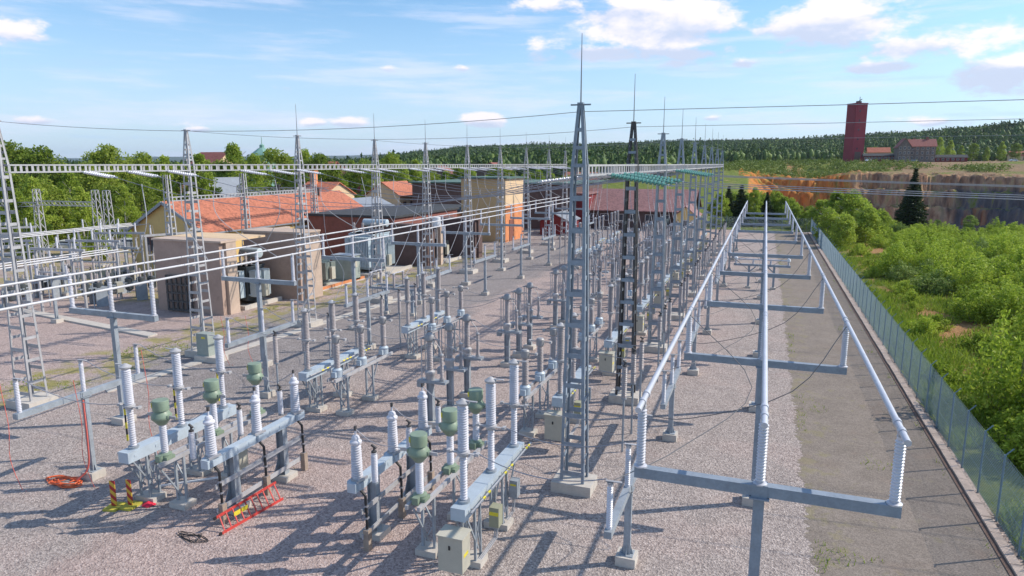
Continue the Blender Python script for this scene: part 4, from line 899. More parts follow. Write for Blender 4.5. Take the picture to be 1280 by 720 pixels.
# brick annex and low orange wall
def flat(name,label,x0,x1,y0,y1,h,wm,rm,oh=.25,cat='building',base=0):
    r = thing(name,label,cat,((x0+x1)/2,(y0+y1)/2,base)); MB().bbox(-(x1-x0)/2,(x1-x0)/2,-(y1-y0)/2,(y1-y0)/2,-.5,h).build('wall',wm,r)
    R = MB().bbox(-(x1-x0)/2-oh,(x1-x0)/2+oh,-(y1-y0)/2-oh,(y1-y0)/2+oh,h+.003,h+.28).build('roof',rm,r); return r, R
f1,_ = flat('brick_annex','red brick block with black felt roof edge behind the large transformer', -54,-41.5,72,90,5.6,M['brick'],M['rblack'])
for i in range(5): window(f1,(6.25,-7+3*i,3.6),1.1,1.4,'y',M['brownf'])
f2,_ = flat('low_workshop','low orange rendered workshop with black roof beside the ochre block', -56,-45,96,112,4.6,M['orwall'],M['rblack'])
for i in range(4): window(f2,(-3.6+2.4*i,-8,3.3),1.1,1.2,'x')
# ochre block
oc = thing('ochre_building','tall ochre windowless block with orange lower wall on its sunlit side','building',(-41.1,103,0))
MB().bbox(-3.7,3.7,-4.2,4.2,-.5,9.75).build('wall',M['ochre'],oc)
MB().bbox(3.7,3.73,-4.2,4.2,-.5,5.6).build('orange_plinth',M['orwall'],oc); MB().bbox(3.7,3.725,-4.2,4.2,5.6,9.75).build('sunlit_tint_panel',M['cream'],oc)  # upper panel: sunlight on this side put into a paler colour
MB().bbox(-4.1,4.1,-4.6,4.6,9.755,10.0).build('roof',M['rgreen'],oc)
MB().bbox(3.735,3.8,-2.6,-.6,0,3.4).build('door',M['brownf'],oc)
f3,_ = flat('green_roofed_hall','wide hall with flat green roof behind the ochre block', -66,-33,122,146,8.3,M['brickd'],M['rgreen'],.6)
# red shed and garages
f4,_ = flat('red_garage','dark red board garage behind the far insulators', -42,-31,124,134,6.4,M['falu'],M['tilered'],.3)
for x in (-3.4,0,3.4): MB().bbox(x-1.3,x+1.3,-5.05,-5.0,0,3.6).build('garage_door',M['falu'],f4)
h3,R = gable('red_brown_shed','long shed with low-pitched red-brown roof behind the nearest towers', -32.5,-12.5,127,143,3.6,7.0,'x',M['brickd'],M['tilered'],.7)
for i in range(7): window(h3,(-8.4+2.8*i,-8,2.2),1.4,1.1,'x')
h4,R = gable('yellow_shed','small bright yellow shed under the end of the red-brown roof', -14.2,-10.6,119,126,3.3,4.8,'y',M['ochre2'],M['tilered'],.35)
window(h4,(0,-3.5,2),1.0,1.1,'x')
h5,R = gable('grey_roofed_shed','low red shed with shallow grey roof at the far end of the yard', -36,-31,112,119,2.4,3.6,'y',M['falu'],M['rmetal'],.3)
# blast walls
def blast(label,x0,x1,y0,y1,h,mat,t_=.5,back=True):
    r = thing('blast_wall',label,'wall',(x1,y0,0),0,'blast walls'); w = MB().bbox(x0-x1,0,0,t_,-.2,h); w.build('front_slab',M['wallshade'] if mat is M['wallc'] else mat,r)
    MB().bbox(-1.1,.25,t_+.002,y1-y0,-.2,h-.002).build('end_pillar',mat,r)
    MB().bbox(x0-x1-.12,.3,-.08,y1-y0+.05,h+.002,h+.16).build('coping',mat,r)
    if back: MB().bbox(x0-x1,x0-x1+.5,t_+.002,6,-.2,h-.003).build('side_slab',mat,r)
    return r
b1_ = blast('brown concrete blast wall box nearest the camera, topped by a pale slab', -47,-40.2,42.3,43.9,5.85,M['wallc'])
MB().bbox(-6.8,.2,1.7,5.2,5.86,6.02).build('roof_slab',M['cream'],b1_)
fr = thing('grille','dark lattice grille leaning on the nearest blast wall','grille',(-44.4,42.1,0))
g_ = MB()
for i in range(6): g_.bar((-1.3+.5*i,0,.1),(-1.3+.5*i,0,3.0),.16,.1)
for z in (.2,.9,1.6,2.3,3.0): g_.bar((-1.4,0,z),(1.3,0,z),.12,.14)
g_.build('bars',M['dark'],fr)
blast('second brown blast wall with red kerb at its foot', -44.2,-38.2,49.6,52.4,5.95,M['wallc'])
blast('third dark brick blast wall behind the large transformer', -45.5,-37.0,71.8,73.2,4.8,M['brickd'])
blast('fourth brick blast wall in front of the ochre block', -41,-34.6,80.5,82.2,4.9,M['brickd'])
def pillar(x,y,h,label): o = MB().bbox(-.3,.3,-.3,.3,-.1,h).box(0,0,h+.06,.72,.72,.12).build('pillar',M['wallc']); o.location=(x,y,0); return tag(o,label,'pillar',None)
pillar(-36.5,74.0,4.8,'pale concrete pillar with white tank beside the third blast wall')
# transformer pads
for i,(x0,x1,y0,y1) in enumerate(((-45,-40.0,44.5,49.2),(-44.5,-39.2,53.5,61.5),(-44.5,-38.4,62.5,70.5),(-41,-36.2,75.0,80))):
    p = MB().bbox(x0,x1,y0,y1,-.05,.12); o = tag(p.build('transformer_pad',M['conc']),f'low concrete transformer pad with raised kerb, {ORD[i]} from the camera','pad','transformer pads')
    MB().bbox(x1-.25,x1,y0,y1,.12,.34).bbox(x0,x1-.25,y0,y0+.25,.12,.34).build('kerb',M['orwall'] if i==1 else M['conc'],o)
def transformer(label, loc, w, d, h, tank, fin, cons=True, nf=10, s=1):
    r = thing('power_transformer',label,'transformer',loc); z = .35
    MB().bbox(-w/2,w/2,-d/2,d/2,z,h).bbox(-w/2-.06,w/2+.06,-d/2-.06,d/2+.06,h-.12,h).bbox(-w/2-.2,w/2+.2,-.5,.5,.12,.35).build('tank',tank,r)
    for sgn,off in ((1,1),(-1,1)):
        for g0 in ((-d/2+.15,-.15),(.15,d/2-.15)):
            f = MB(); k = nf//2
            for i in range(k): y = g0[0]+(g0[1]-g0[0])*(i+.5)/k; f.bbox(sgn*(w/2+.12),sgn*(w/2+.75),y-.045,y+.045,z+.35,h-.35)
            f.bar((sgn*(w/2),g0[0],z+.5),(sgn*(w/2+.2),g0[0],z+.5),.1).bbox(sgn*(w/2+.1),sgn*(w/2+.2),g0[0],g0[1],h-.5,h-.4).bbox(sgn*(w/2+.1),sgn*(w/2+.2),g0[0],g0[1],z+.4,z+.5)
            f.build('radiator',fin,r)
    f = MB()
    for i in range(nf): x = -w/2+.1+(w-.2)*(i+.5)/nf; f.bbox(x-.05,x+.05,-d/2-.7,-d/2-.12,z+.35,h-.3)
    f.build('radiator',fin,r)
    if cons:
        MB().lathe([(.1,-w*.55),(.42,-w*.5),(.42,w*.5),(.1,w*.55)],16,(0,d/2-.4,h+1.0),'x').bar((-w*.3,d/2-.4,h),(-w*.3,d/2-.4,h+.7),.12).bar((w*.3,d/2-.4,h),(w*.3,d/2-.4,h+.7),.12).build('conservator',fin,r,True)
    for i in range(3):
        b_ = insm(r,-w/2+.4+(w-.8)*i/2,-d/2+.45,h,1.2,.09,.15,10,M['porcb'],'bushing',12)
        insm(r,-w/2+.4+(w-.8)*i/2,d/2-1.1,h,.5,.06,.1,5,M['porcb'],'bushing',10)
    MB().bbox(w/2+.8,w/2+1.1,-.3,.3,.7,1.9).build('marshalling_box',M['beige'],r)
    MB().path([(-w/2,-d/2+.2,h+.05),(-w/2+.5,d/2-.5,h+.25),(0,d/2-.4,h+.6)],.05,6).path([(-w/2-.1,0,h+.05),(w/2+.1,0,h+.05)],.05,6).build('oil_pipes',fin,r,True)
    return r
transformer('transformer with pale blue radiators between the first two blast walls',(-41.9,47.1,.1),1.9,2.2,3.3,M['tdark'],M['blue'])
transformer('squat green-grey transformer on the second pad',(-41.6,56.6,.1),1.8,2.0,2.7,M['tgreen'],M['tgreen'],False,8)
o = thing('switch_cabinet','large green-grey metal cabinet beside the squat transformer','cabinet',(-40.4,60.0,.1)); MB().bbox(-1.2,1.2,-.7,.7,.1,2.6).build('body',M['tgreen'],o); MB().bbox(-1.3,1.3,-.8,.8,2.6,2.7).build('roof',M['steel'],o); MB().bbox(1.2,1.215,-.35,.2,1.4,2.1).build('plate',M['beige'],o)
transformer('largest transformer with pale blue radiators and tall conservator in front of the brick block',(-41.6,66.6,.1),3.0,3.6,4.3,M['blue'],M['blue'],True,14)
transformer('dark grey transformer beside the third blast wall',(-39.3,77.4,.1),2.4,2.2,2.7,M['tdark'],M['tdark'],True,8)
o = tag(MB().lathe([(.05,0),(.5,.1),(.5,1.2),(.05,1.3)],14).build('expansion_tank',M['white'],None,True),'white round tank above the pale concrete pillar','tank'); o.location=(-36.3,72.9,4.6)
MB().tube((0,0,-4.6),(0,0,.1),.07,8).build('pole',M['steelw'],o)

# ------------------------------------------------------------------ left-hand older switchyard
def lattice(h, w0=.95, w1=.5, mat=None, n=11):
    r = thing('lattice_mast','','mast'); m_ = mat or M['steelw']
    W_ = lambda z: w0+(w1-w0)*z/h
    for sx in (-1,1):
        for sy in (-1,1): MB().bar((sx*w0/2,sy*w0/2,.1),(sx*w1/2,sy*w1/2,h),.08).build('leg',m_,r)
    b_ = MB()
    for i in range(n):
        a = .1+(h-.1)*i/n; c = .1+(h-.1)*(i+1)/n; s = 1 if i%2 else -1
        for q in (-1,1):
            b_.bar((s*W_(a)/2,q*W_(a)/2,a),(-s*W_(c)/2,q*W_(c)/2,c),.045); b_.bar((q*W_(a)/2,s*W_(a)/2,a),(q*W_(c)/2,-s*W_(c)/2,c),.045)
    b_.build('lacing',m_,r); MB().box(0,0,.05,1.3,1.3,.3).build('footing',M['conc'],r)
    MB().bar((-w1*.7,0,h),(w1*.7,0,h),.09).build('cap_bar',m_,r); return r
lm = Proto(lattice(9.0))
LM = [((-83,58.5),'first left of the twin masts'),((-73.6,58.8),'left one of the twin masts'),((-71.2,58.3),'right one of the twin masts'),((-70.5,79),'in front of the orange roof, under the long white beam'),((-92,57.5),'at the left edge behind the gantry tower')]
for (x,y),w in LM: lm.place(f'white zigzag lattice mast, {w}',(x,y,0),.1,'zigzag lattice masts')
def zbeam(p,q,z,label,h=.5,w=.45):
    a=Vector((*p,z)); c=Vector((*q,z)); d=(c-a); L=d.length; d.normalize(); s=Vector((-d.y,d.x,0)); o=MB(); n=int(L/.6)
    for e in (-1,1):
        for k in (0,h): o.bar(a+s*(e*w/2)+Vector((0,0,k)),c+s*(e*w/2)+Vector((0,0,k)),.07)
        for i in range(n): k0=(0,h) if i%2 else (h,0); o.bar(a+s*(e*w/2)+d*(L*i/n)+Vector((0,0,k0[0])),a+s*(e*w/2)+d*(L*(i+1)/n)+Vector((0,0,k0[1])),.045)
    return tag(o.build('lattice_beam',M['steelw']),label,'beam','zigzag lattice beams')
zbeam((-92,57.5),(-83,58.5),6.9,'white zigzag beam at the left edge behind the ladder-like tower'); zbeam((-83,58.5),(-73.8,58.8),7.1,'white zigzag beam joining the left masts above the red barn')
zbeam((-70.5,79),(-58,82.5),8.2,'white zigzag beam in front of the orange roof')
sg = Proto(tower('gantry_tower',.95,.8,10.6,M['steelw'],M['steelw'],0,(1.4,1.3)))
SG = [((-52.6,49.5),'left one carrying the low beam by the yellow gable'),((-53.0,60.0),'right one carrying the low beam, before the orange roof'),((-53.5,73.0),'farther one before the orange roof')]
for (x,y),w in SG: sg.place(f'small white gantry tower, {w}',(x,y,-.9),0,'small white gantry towers')
gbeam((-52.6,49.7),(-53.0,59.8),'white ladder beam low in front of the yellow gable',None,z=8.9); gbeam((-53.0,60.2),(-53.5,72.8),'white ladder beam low in front of the orange roof',None,z=8.9)
# low busbars and posts
ob = Proto(tstand(3.6,3.6,3,.9,ir=.1))
k = 0
for x in (-50.5,-58.5,-66.5):
    for y in (36,44,52):
        if x > -52 and y > 40: continue
        k += 1; ob.place(f'grey insulator stand of the older yard on the left, {ORD[k-1]} counted from the right',(x-(y-36)*.2,y,0),PI/2,'insulator stands of the older yard')
for i,(z,x,y0,y1) in enumerate(((4.75,-49.3,20,43),(4.75,-50.5,20,43),(4.75,-51.7,20,43),(5.6,-60.5,22,56),(5.6,-61.8,22,56),(5.6,-63.1,22,56))):
    tag(MB().tube((x,y0,z),(x-(y1-y0)*.06,y1,z),.05,8).build('busbar_tube',M['bus'],None,True),f'pale thin busbar tube of the older yard, {ORD[i]} counted from the right','busbar','busbar tubes of the older yard')
def oldbrk():
    r = thing('oil_breaker','','circuit breaker')
    for y in (-.9,.9): MB().box(0,y,.8,.9,.1,1.6).build('leg',M['steel'],r)
    for k_ in range(3):
        x = -.9+.9*k_; MB().lathe([(.1,.8),(.34,.95),(.34,1.9),(.1,2.05)],14,(x,0,0)).build('oil_tank',M['tdark'],r,True)
        for s in (-1,1): insm(r,x,s*.22,2.0,.75,.06,.1,6,M['porcb'],'bushing',10)
    MB().bbox(-1.4,1.4,-.3,.3,1.5,1.6).build('frame',M['steel'],r); MB().bbox(1.45,1.95,-.3,.3,.9,1.8).build('drive_box',M['beige'],r); return r
obk = Proto(oldbrk())
k = 0
for x,y in ((-48.5,46),(-49.5,50),(-52.5,45.5),(-53.5,42),(-57,47),(-61,43),(-58.5,38.5),(-64.5,47.5)):
    k += 1; obk.place(f'dark oil breaker left of the nearest blast wall, {ORD[k-1]} counted from the wall',(x,y,0),.3*k,'oil breakers of the older yard')
lb = Proto(arrester(1.0,.11,10,M['porcb'],2.4,'post_insulator','insulator')); k = 0
words = ['front row','second row','third row','back row']
for j,y in enumerate((40,45,50,55)):
    for i in range(6):
        lb.place(f'post with brown insulator in the older yard, {words[j]}, {ORD[i]} from the right',(-51.5-i*2.6-j*.8,y,0),0,'post insulators of the older yard')
def portal():
    r = thing('portal_frame','','frame')
    for x in (-2.2,2.2): MB().box(x,0,2.6,.16,.16,5.4).build('post',M['steelw'],r)
    MB().bbox(-2.6,2.6,-.09,.09,5.15,5.35).build('crossbeam',M['steelw'],r)
    for x in (-1.7,0,1.7): insm(r,x,0,5.36,.9,.06,.09,9,M['porc'])
    MB().bbox(-2.2,2.2,-.05,.05,3.3,3.42).build('lower_rail',M['steelw'],r)
    for x in (-1.5,0,1.5): MB().path([(x,0,6.2),(x+.2,.3,5.2),(x,.2,4.0),(x-.1,0,3.4)],.02,5).build('lead',M['steelw'],r)
    return r
pf = Proto(portal()); k = 0
for x,y in ((-53,38.5),(-56,44),(-60,50),(-63.5,41),(-66,53),(-69.5,46),(-72,38),(-76,50),(-80,43),(-54.5,51)):
    k += 1; pf.place(f'pale portal frame with three insulators in the older yard, {ORD[k-1]} of ten',(x,y,0),.12*k,'portal frames of the older yard')
# white cars by the far left fence
def car(label, loc, rz, mat):
    r = thing('parked_car',label,'car',loc,rz,'cars parked at the far left')
    body = [(-2.2,.35),(-2.2,.85),(-1.95,1.0),(-1.5,1.02),(-.9,1.45),(.9,1.48),(1.7,1.02),(2.15,.9),(2.2,.35)]; w=.88
    V=[(x,-w*(1 if z<1.1 else .8),z) for x,z in body]+[(x,w*(1 if z<1.1 else .8),z) for x,z in body]; n=len(body)
    MB().add(V,[tuple(range(n)),tuple(reversed(range(n,2*n)))]+[(i,n+i,n+(i+1)%n,(i+1)%n) for i in range(n)]).build('body',mat,r)
    MB().add([(-1.42,-.885,1.06),(-.85,-.72,1.4),(.85,-.72,1.42),(1.5,-.885,1.06)],[(0,1,2,3)]).add([(-1.42,.885,1.06),(-.85,.72,1.4),(.85,.72,1.42),(1.5,.885,1.06)],[(3,2,1,0)]).build('side_window',M['window'],r)
    for x in (-1.35,1.35):
        for y in (-.8,.8): q=MB().lathe([(.2,-.1),(.33,-.1),(.33,.1),(.2,.1)],16,(x,y,.33),'y').build('wheel',M['black'],r,True); MB().lathe([(.02,-.11),(.19,-.105),(.19,.105),(.02,.11)],10,(x,y,.33),'y').build('rim',M['steelw'],q,True)
    return r
m = pm('white_car_paint',(.75,.76,.78),.2,0,.02,1,bump=0)
for i,(x,y,rz) in enumerate(((-96,66,.4),(-92.5,69,.5),(-89,71,.4),(-100,62,.4),(-86,73.5,.35))): car(f'white car parked behind the older yard, {ORD[i]} in the group',(x,y,-.05),rz,m)
# red barns on the left
h6,_ = gable('red_barn','dark red barn with grey roof and white windows behind the zigzag beam', -150,-118,108,118,3.2,4.6,'x',M['falu'],M['rmetal'],.6,base=-1.5)
for i in range(9): window(h6,(-13+3.2*i,-5,1.9),1.5,1.3,'x',M['white'])
h7,_ = gable('red_cottage','red cottage with orange roof among the trees on the left', -128,-117,121,130,4.2,7,'x',M['falu'],M['tile'],.4,base=0)
for i in range(3): window(h7,(-3+3*i,-4.5,2.4),1,1.3,'x',M['white'])
h8,_ = gable('dark_roofed_house','red house with dark grey roof left of the orange roof', -106,-96,103,113,6,9.2,'y',M['falu'],M['rmetal'],.5)
for x in (-2.5,2.5): window(h8,(x,-5,3),1.1,1.4,'x',M['white'])
h9,_ = gable('brown_roofed_house','house with rust-brown roof above the left trees', -173,-163,173,183,12,15.6,'x',M['cream'],M['tilemine'],.5)
# town far behind
ct_ = thing('church_tower','distant church tower with green copper roof','church tower',(-205,245,0)); MB().bbox(-3.6,3.6,-3.6,3.6,0,15.5).build('tower_shaft',M['copper'],ct_)
MB().lathe([(5.2,15.5),(4.6,16.3),(2.2,18.2),(1.0,19.0),(1.0,20.0),(.15,20.6),(.1,23.5)],8,(0,0,0)).build('copper_spire',M['copper'],ct_)
FH = [(-170,240,'bright red','left of the third left tower',9,'x'),(-150,232,'dark red','right of the bright red distant house',7,'x'),(-128,262,'brick brown','behind the fifth left tower',6,'y'),(-104,262,'dark brown','behind the seventh left tower',7,'y'),(-64,250,'orange-roofed','just left of the nearest right tower',4,'x')]
for x,y,cn,w,h,ax in FH:
    bz = float(terrain(x,y)); gable('distant_house',f'{cn} distant house {w}',x-6,x+6,y-4,y+4,h,h+3,ax,M['falu'] if 'red' in cn else M['brickd'],M['tile'] if 'orange' in cn or 'bright' in cn else M['tilemine'],.4,'distant houses',base=bz)

# ------------------------------------------------------------------ mine buildings above the pit
hf = thing('mine_headframe','tall dark red mine tower above the quarry','tower',(53.5,512,13.4)); ang=.55; hf.rotation_euler=(0,0,ang)
MB().bbox(-4.1,4.1,-4.6,4.6,-2,37.2).build('shaft',M['minered'],hf)
MB().bbox(-4.3,4.3,-4.8,4.8,37.2,37.7).build('parapet',M['minered'],hf)
MB().bbox(-.5,2.2,-1,1,37.7,39.2).bar((1.5,0,39),(1.5,0,42),.25).bar((-1,0,38),(3,0,40.5),.4).build('roof_hut',M['dark'],hf)
for i in range(6): MB().bbox(4.1,4.16,-4.55+1.8*i,-4.35+1.8*i,-2,37).build('wall_rib',M['minered'],hf)
MB().bbox(-2.5,2.0,-4.68,-4.6,-1,6.5).build('gate',M['brickd'],hf)
for z in (8,14,20,26,32): MB().bbox(-1.5,-.7,-4.66,-4.6,z,z+1.1).build('window',M['window'],hf)
for z in (28,33): MB().bbox(4.15,4.25,2,3,z,z+1.2).build('white_lamp',M['white'],hf)
lr,R = gable('long_red_house','long low red house with a row of windows right of the mine tower', 58.5,78,500,508,3.9,5.4,'x',M['falu'],M['rblack'],.5,base=13.2)
for i in range(10): window(lr,(-8.6+1.9*i,-4,2.5),1.1,1.4,'x',M['frame'])
sh,R = gable('stone_house','big grey stone house with rust-red roof on the quarry rim', 83.5,98,496,507,10,14.2,'x',M['stone'],M['tilemine'],.6,base=13)
for z in (2.8,5.8,8.6):
    for i in range(5): window(sh,(-5.6+2.8*i,-5.5,z),1.1,1.5,'x',M['frame'])
MB().box(3,0,14.6,1.4,1.0,2.0).build('chimney',M['brick'],R); MB().box(-4,1,14.2,1.1,1.1,1.8).build('chimney',M['brick'],R)
sg2,R = gable('stone_gable_house','dark stone gable house joined to the big stone house', 76,83.4,489,503,9.6,14.6,'y',M['stone'],M['tilemine'],.5,base=13)
for z in (2.8,5.8,8.8):
    for i in range(3): window(sg2,(-2.3+2.3*i,-7,z),1.0,1.5,'x',M['frame'])
gable('orange_roofed_house','small house with orange roof between mine tower and stone house', 63,76,518,526,6.2,9.2,'x',M['ochre2'],M['tile'],.5,base=13.5)
lo,R = gable('low_brown_shed','low dark shed right of the big stone house', 99,117,503,509,3,4.6,'x',M['falu'],M['rblack'],.4,base=13)
for i in range(6): window(lo,(-7+2.7*i,-3,1.9),1.2,1.1,'x',M['frame'])
gable('forest_cottage','small pale red cottage at the edge of the forest on the right', 162,171,585,592,4.5,7.5,'x',M['cream'],M['tile'],.4,base=float(terrain(166,585)))
for i,(x,y,c) in enumerate(((84,482,'blue'),(138,492,'white'),(146,494,'white'),(151,498,'white'),(60,488,'white'))):
    car(f'small distant {c} car on the quarry rim, {ORD[i]} one',(x,y,float(terrain(x,y))+.05),.2*i,m if c=='white' else M['steelb'])['group']='distant cars on the quarry rim'
# ------------------------------------------------------------------ foliage
def leaves(C, size, rng, droop=.0, flat=.0):
    """one small bent quad per centre"""
    n = len(C); a = rng.normal(size=(n,3)); a[:,2] = a[:,2]*(1-flat)-droop; a /= np.linalg.norm(a,axis=1)[:,None]+1e-9
    b_ = rng.normal(size=(n,3)); b_ -= (b_*a).sum(1)[:,None]*a; b_ /= np.linalg.norm(b_,axis=1)[:,None]+1e-9
    s = (size*rng.uniform(.6,1.35,n))[:,None]; w = s*.55
    V = np.stack([C-a*s*.5, C+b_*w*.5, C+a*s*.5, C-b_*w*.5], 1).reshape(-1,3); F = np.arange(4*n).reshape(n,4); return V, F
def clumps(rng, nclump, h0, h1, rfun, n_per, cr):
    out = []
    for i in range(nclump):
        z = rng.uniform(h0,h1); R = rfun((z-h0)/(h1-h0)); th = rng.uniform(0,2*PI); q = R*math.sqrt(rng.uniform(.12,1)); c = np.array([q*math.cos(th), q*math.sin(th), z])
        k = int(n_per*rng.uniform(.6,1.4)); d = rng.normal(size=(k,3)); d /= np.linalg.norm(d,axis=1)[:,None]; d *= (rng.uniform(.35,1,k)**.6)[:,None]*cr*rng.uniform(.7,1.3); d[:,2] *= .75
        out.append(c+d)
    return np.concatenate(out)
def tree_proto(name, cat, kind, h, r, seed):
    rng = np.random.default_rng(seed); root = thing(name,'',cat); tr = MB(); 
    bend = [(0,0,-.3),(rng.uniform(-.1,.1)*h*.2,rng.uniform(-.1,.1)*h*.2,h*.4),(rng.uniform(-.1,.1)*h*.3,rng.uniform(-.1,.1)*h*.3,h*.93)]
    tr.path(smooth_pts(bend,10), h*.016+.05, 7, .03)
    if kind == 'spruce':
        C = []
        for L in range(int(h/.42)):
            z = h*.08+L*.42; R = r*max(0,1-z/h)**.85*rng.uniform(.8,1.15)+.12; nb = 9
            for k in range(nb):
                th = 2*PI*k/nb+rng.uniform(-.3,.3)+L; RR = R*rng.uniform(.65,1.1); m_ = int(18+RR*26); u = rng.uniform(.08,1,m_)
                x = u*RR*math.cos(th); y = u*RR*math.sin(th); side = rng.normal(0,.13,m_)*(1-u*.3); zz = z-.32*u*RR*.8+.12*u**3*RR+rng.normal(0,.06,m_)
                C.append(np.stack([x-side*math.sin(th), y+side*math.cos(th), zz],-1))
        C = np.concatenate(C); V,F = leaves(C,.40,rng,.1,.6); mat = M['needle']
    elif kind == 'birch':
        f = lambda u: r*(math.sin(PI*min(1,u*.92+.12))**.7)*(1-.35*u)
        C = clumps(rng, int(34+h*3), h*.09, h*1.0, f, 120, r*.27); C[:,2] -= np.abs(rng.normal(0,.3,len(C))); V,F = leaves(C,.40,rng,.4); mat = M['leafb']
        for i in range(9): z = h*rng.uniform(.25,.8); th = rng.uniform(0,2*PI); tr.bar((0,0,z),(r*.6*math.cos(th),r*.6*math.sin(th),z+h*.13),.06)
    else:
        f = lambda u: r*(math.sin(PI*min(1,u*.85+.15))**.6)
        C = clumps(rng, int(36+h*3), h*.12, h*.98, f, 120, r*.3); V,F = leaves(C,.42,rng,.1); mat = M['leafd'] if kind == 'broad' else M['leafw']
        for i in range(9): z = h*rng.uniform(.25,.7); th = rng.uniform(0,2*PI); tr.bar((0,0,z),(r*.6*math.cos(th),r*.6*math.sin(th),z+h*.15),.08)
    obj('crown', np_mesh('crown',V,F,mat), root); tr.build('trunk', M['birch'] if kind=='birch' else M['trunk'], root, True); return root
PT = {'young':[Proto(tree_proto('young_tree','tree','birch',8,3.7,9)),Proto(tree_proto('young_tree','tree','birch',7.5,3.2,10))],
      'birch':[Proto(tree_proto('birch_tree','tree','birch',h,r,s)) for h,r,s in ((14,3.3,1),(15,3.9,2),(12,3.0,3))],
      'broad':[Proto(tree_proto('leafy_tree','tree','broad',h,r,s)) for h,r,s in ((13,4.3,4),(11,4.6,5))],
      'spruce':[Proto(tree_proto('spruce_tree','tree','spruce',h,r,s)) for h,r,s in ((11,2.7,6),(13,2.6,7))],
      'willow':[Proto(tree_proto('willow_tree','tree','willow',9,3.6,8))]}
rg = random.Random(11)
def at_px(px, D):    # ground point in the direction of a photo column, D metres away
    a, _ = px2ae(px, 205); return D*math.sin(a), D*math.cos(a)
KW = {'young':'light green young tree','birch':'light green birch','broad':'dark leafy tree','spruce':'dark spruce','willow':'grey-green willow'}
def trees(specs, where, grp):
    cnt = {}
    for px, D, top, kind in specs:
        x, y = at_px(px, D); z0 = float(terrain(x,y)) if D > 135 else 0; _, e = px2ae(px, top); h = ((H+D*math.tan(e))-z0)*.95; pr_ = PT[kind][rg.randrange(len(PT[kind]))]
        base = {'young':8,'birch':14,'broad':12,'spruce':12,'willow':9}[kind]; s = h/base; cnt[kind] = cnt.get(kind,0)+1; i = cnt[kind]-1
        o = pr_.place(f'{KW[kind]} {where}, {ORD[i]} from left',(x,y,z0-.1),rg.uniform(0,6.28),grp,(s*rg.uniform(.92,1.12)*(1.45 if kind=='spruce' else 1),s*rg.uniform(.92,1.12)*(1.45 if kind=='spruce' else 1),s))
L = []
xs = [-15,12,30,52,70,92,110,135,158,178,205,228,250,275,292,318,342,362]
tops = [190,182,196,188,184,192,194,186,197,195,187,196,184,193,181,194,190,196]
kd = ['birch','broad','birch','broad','birch','birch','broad','broad','birch','broad','birch','broad','birch','broad','birch','birch','broad','birch']
for x,t_,k_ in zip(xs,tops,kd): L.append((x, rg.uniform(136,165), t_, k_))
trees(L,'in the tree belt behind the older yard','trees of the left tree belt')
L = [(x, D, t_, k_) for x,D,t_,k_ in ((150,122,232,'birch'),(205,138,236,'broad'),(50,126,216,'broad'),(85,130,214,'birch'),(30,130,210,'broad'),(18,104,232,'birch'),(38,112,214,'birch'),(95,108,226,'birch'),(112,100,258,'birch'),(172,132,214,'broad'),(70,125,222,'birch'),(132,128,224,'broad'),(8,120,205,'broad'),(190,142,222,'birch'))]
trees(sorted(L),'standing in front of the left tree belt','trees in front of the left belt')
L = []
for i,x in enumerate(range(385,735,17)):
    L.append((x+rg.uniform(-4,4), rg.uniform(150,185), [188,196,192,200,194,198,186,203,196,206,201,208,204,209,207,211,208,212,209,213,212][i%21]+rg.uniform(-2,3), ['birch','broad','birch','birch','broad'][i%5]))
trees(sorted(L),'behind the orange roof and the ochre block','trees behind the middle buildings')
L = [(742,150,262,'birch'),(768,152,266,'broad'),(800,128,290,'broad'),(833,128,292,'broad'),(903,140,236,'young'),(913,146,228,'spruce'),(920,150,238,'young'),(929,142,226,'spruce'),(936,148,238,'young'),(946,142,230,'birch'),(955,150,238,'young'),(962,143,242,'spruce'),(972,147,236,'young'),(984,145,242,'young'),(993,150,246,'young'),(870,150,262,'young'),(855,150,266,'young'),(884,146,262,'birch'),(1006,150,252,'birch'),(1018,142,258,'broad'),(1146,146,214,'spruce'),(1153,150,236,'spruce'),(1138,152,238,'spruce')]
trees(sorted(L),'beyond the far end of the yard','trees beyond the far fence')
L = [(1030,136,246,'young'),(1050,128,234,'young'),(1070,124,235,'young'),(1090,120,254,'young'),(1042,116,258,'young'),(1108,128,260,'young'),(1062,110,264,'young'),(1078,132,246,'young'),(1000,141,256,'young'),(1014,139,262,'young')]
trees(sorted(L),'just outside the far corner of the long fence','trees at the far fence corner')
# shrubs outside the fence
def shrub(seed, h, r, mat, leaf=.19, n=46):
    rng = np.random.default_rng(seed); root = thing('shrub','','shrub'); C = []; st = MB()
    for i in range(n):
        th = rng.uniform(0,2*PI); q = r*math.sqrt(rng.uniform(0,1)); hh = h*(1-.55*(q/r)**2)*rng.uniform(.7,1.12); k = int(190*hh/h); u = rng.uniform(.1,1,k)
        x = q*math.cos(th)*(.55+.45*u); y = q*math.sin(th)*(.55+.45*u); w = .30*r/2.2*(1.25-u*.9)
        C.append(np.stack([x+rng.normal(0,1,k)*w, y+rng.normal(0,1,k)*w, hh*u],-1))
        if i < 14: st.path([(q*.3*math.cos(th),q*.3*math.sin(th),-.1),(q*.9*math.cos(th),q*.9*math.sin(th),hh*.8)],.018,4)
    V,F = leaves(np.concatenate(C),leaf,rng,-.15); obj('foliage',np_mesh('foliage',V,F,mat),root); st.build('stems',M['trunk'],root); return root
PS_ = [Proto(shrub(21,3.2,2.4,M['leafs'])),Proto(shrub(22,2.6,2.0,M['leafs'])),Proto(shrub(23,3.8,2.2,M['leafs'])),Proto(shrub(24,2.8,2.2,M['leafw'])),Proto(shrub(25,1.3,1.3,M['leafs'],.12,26))]
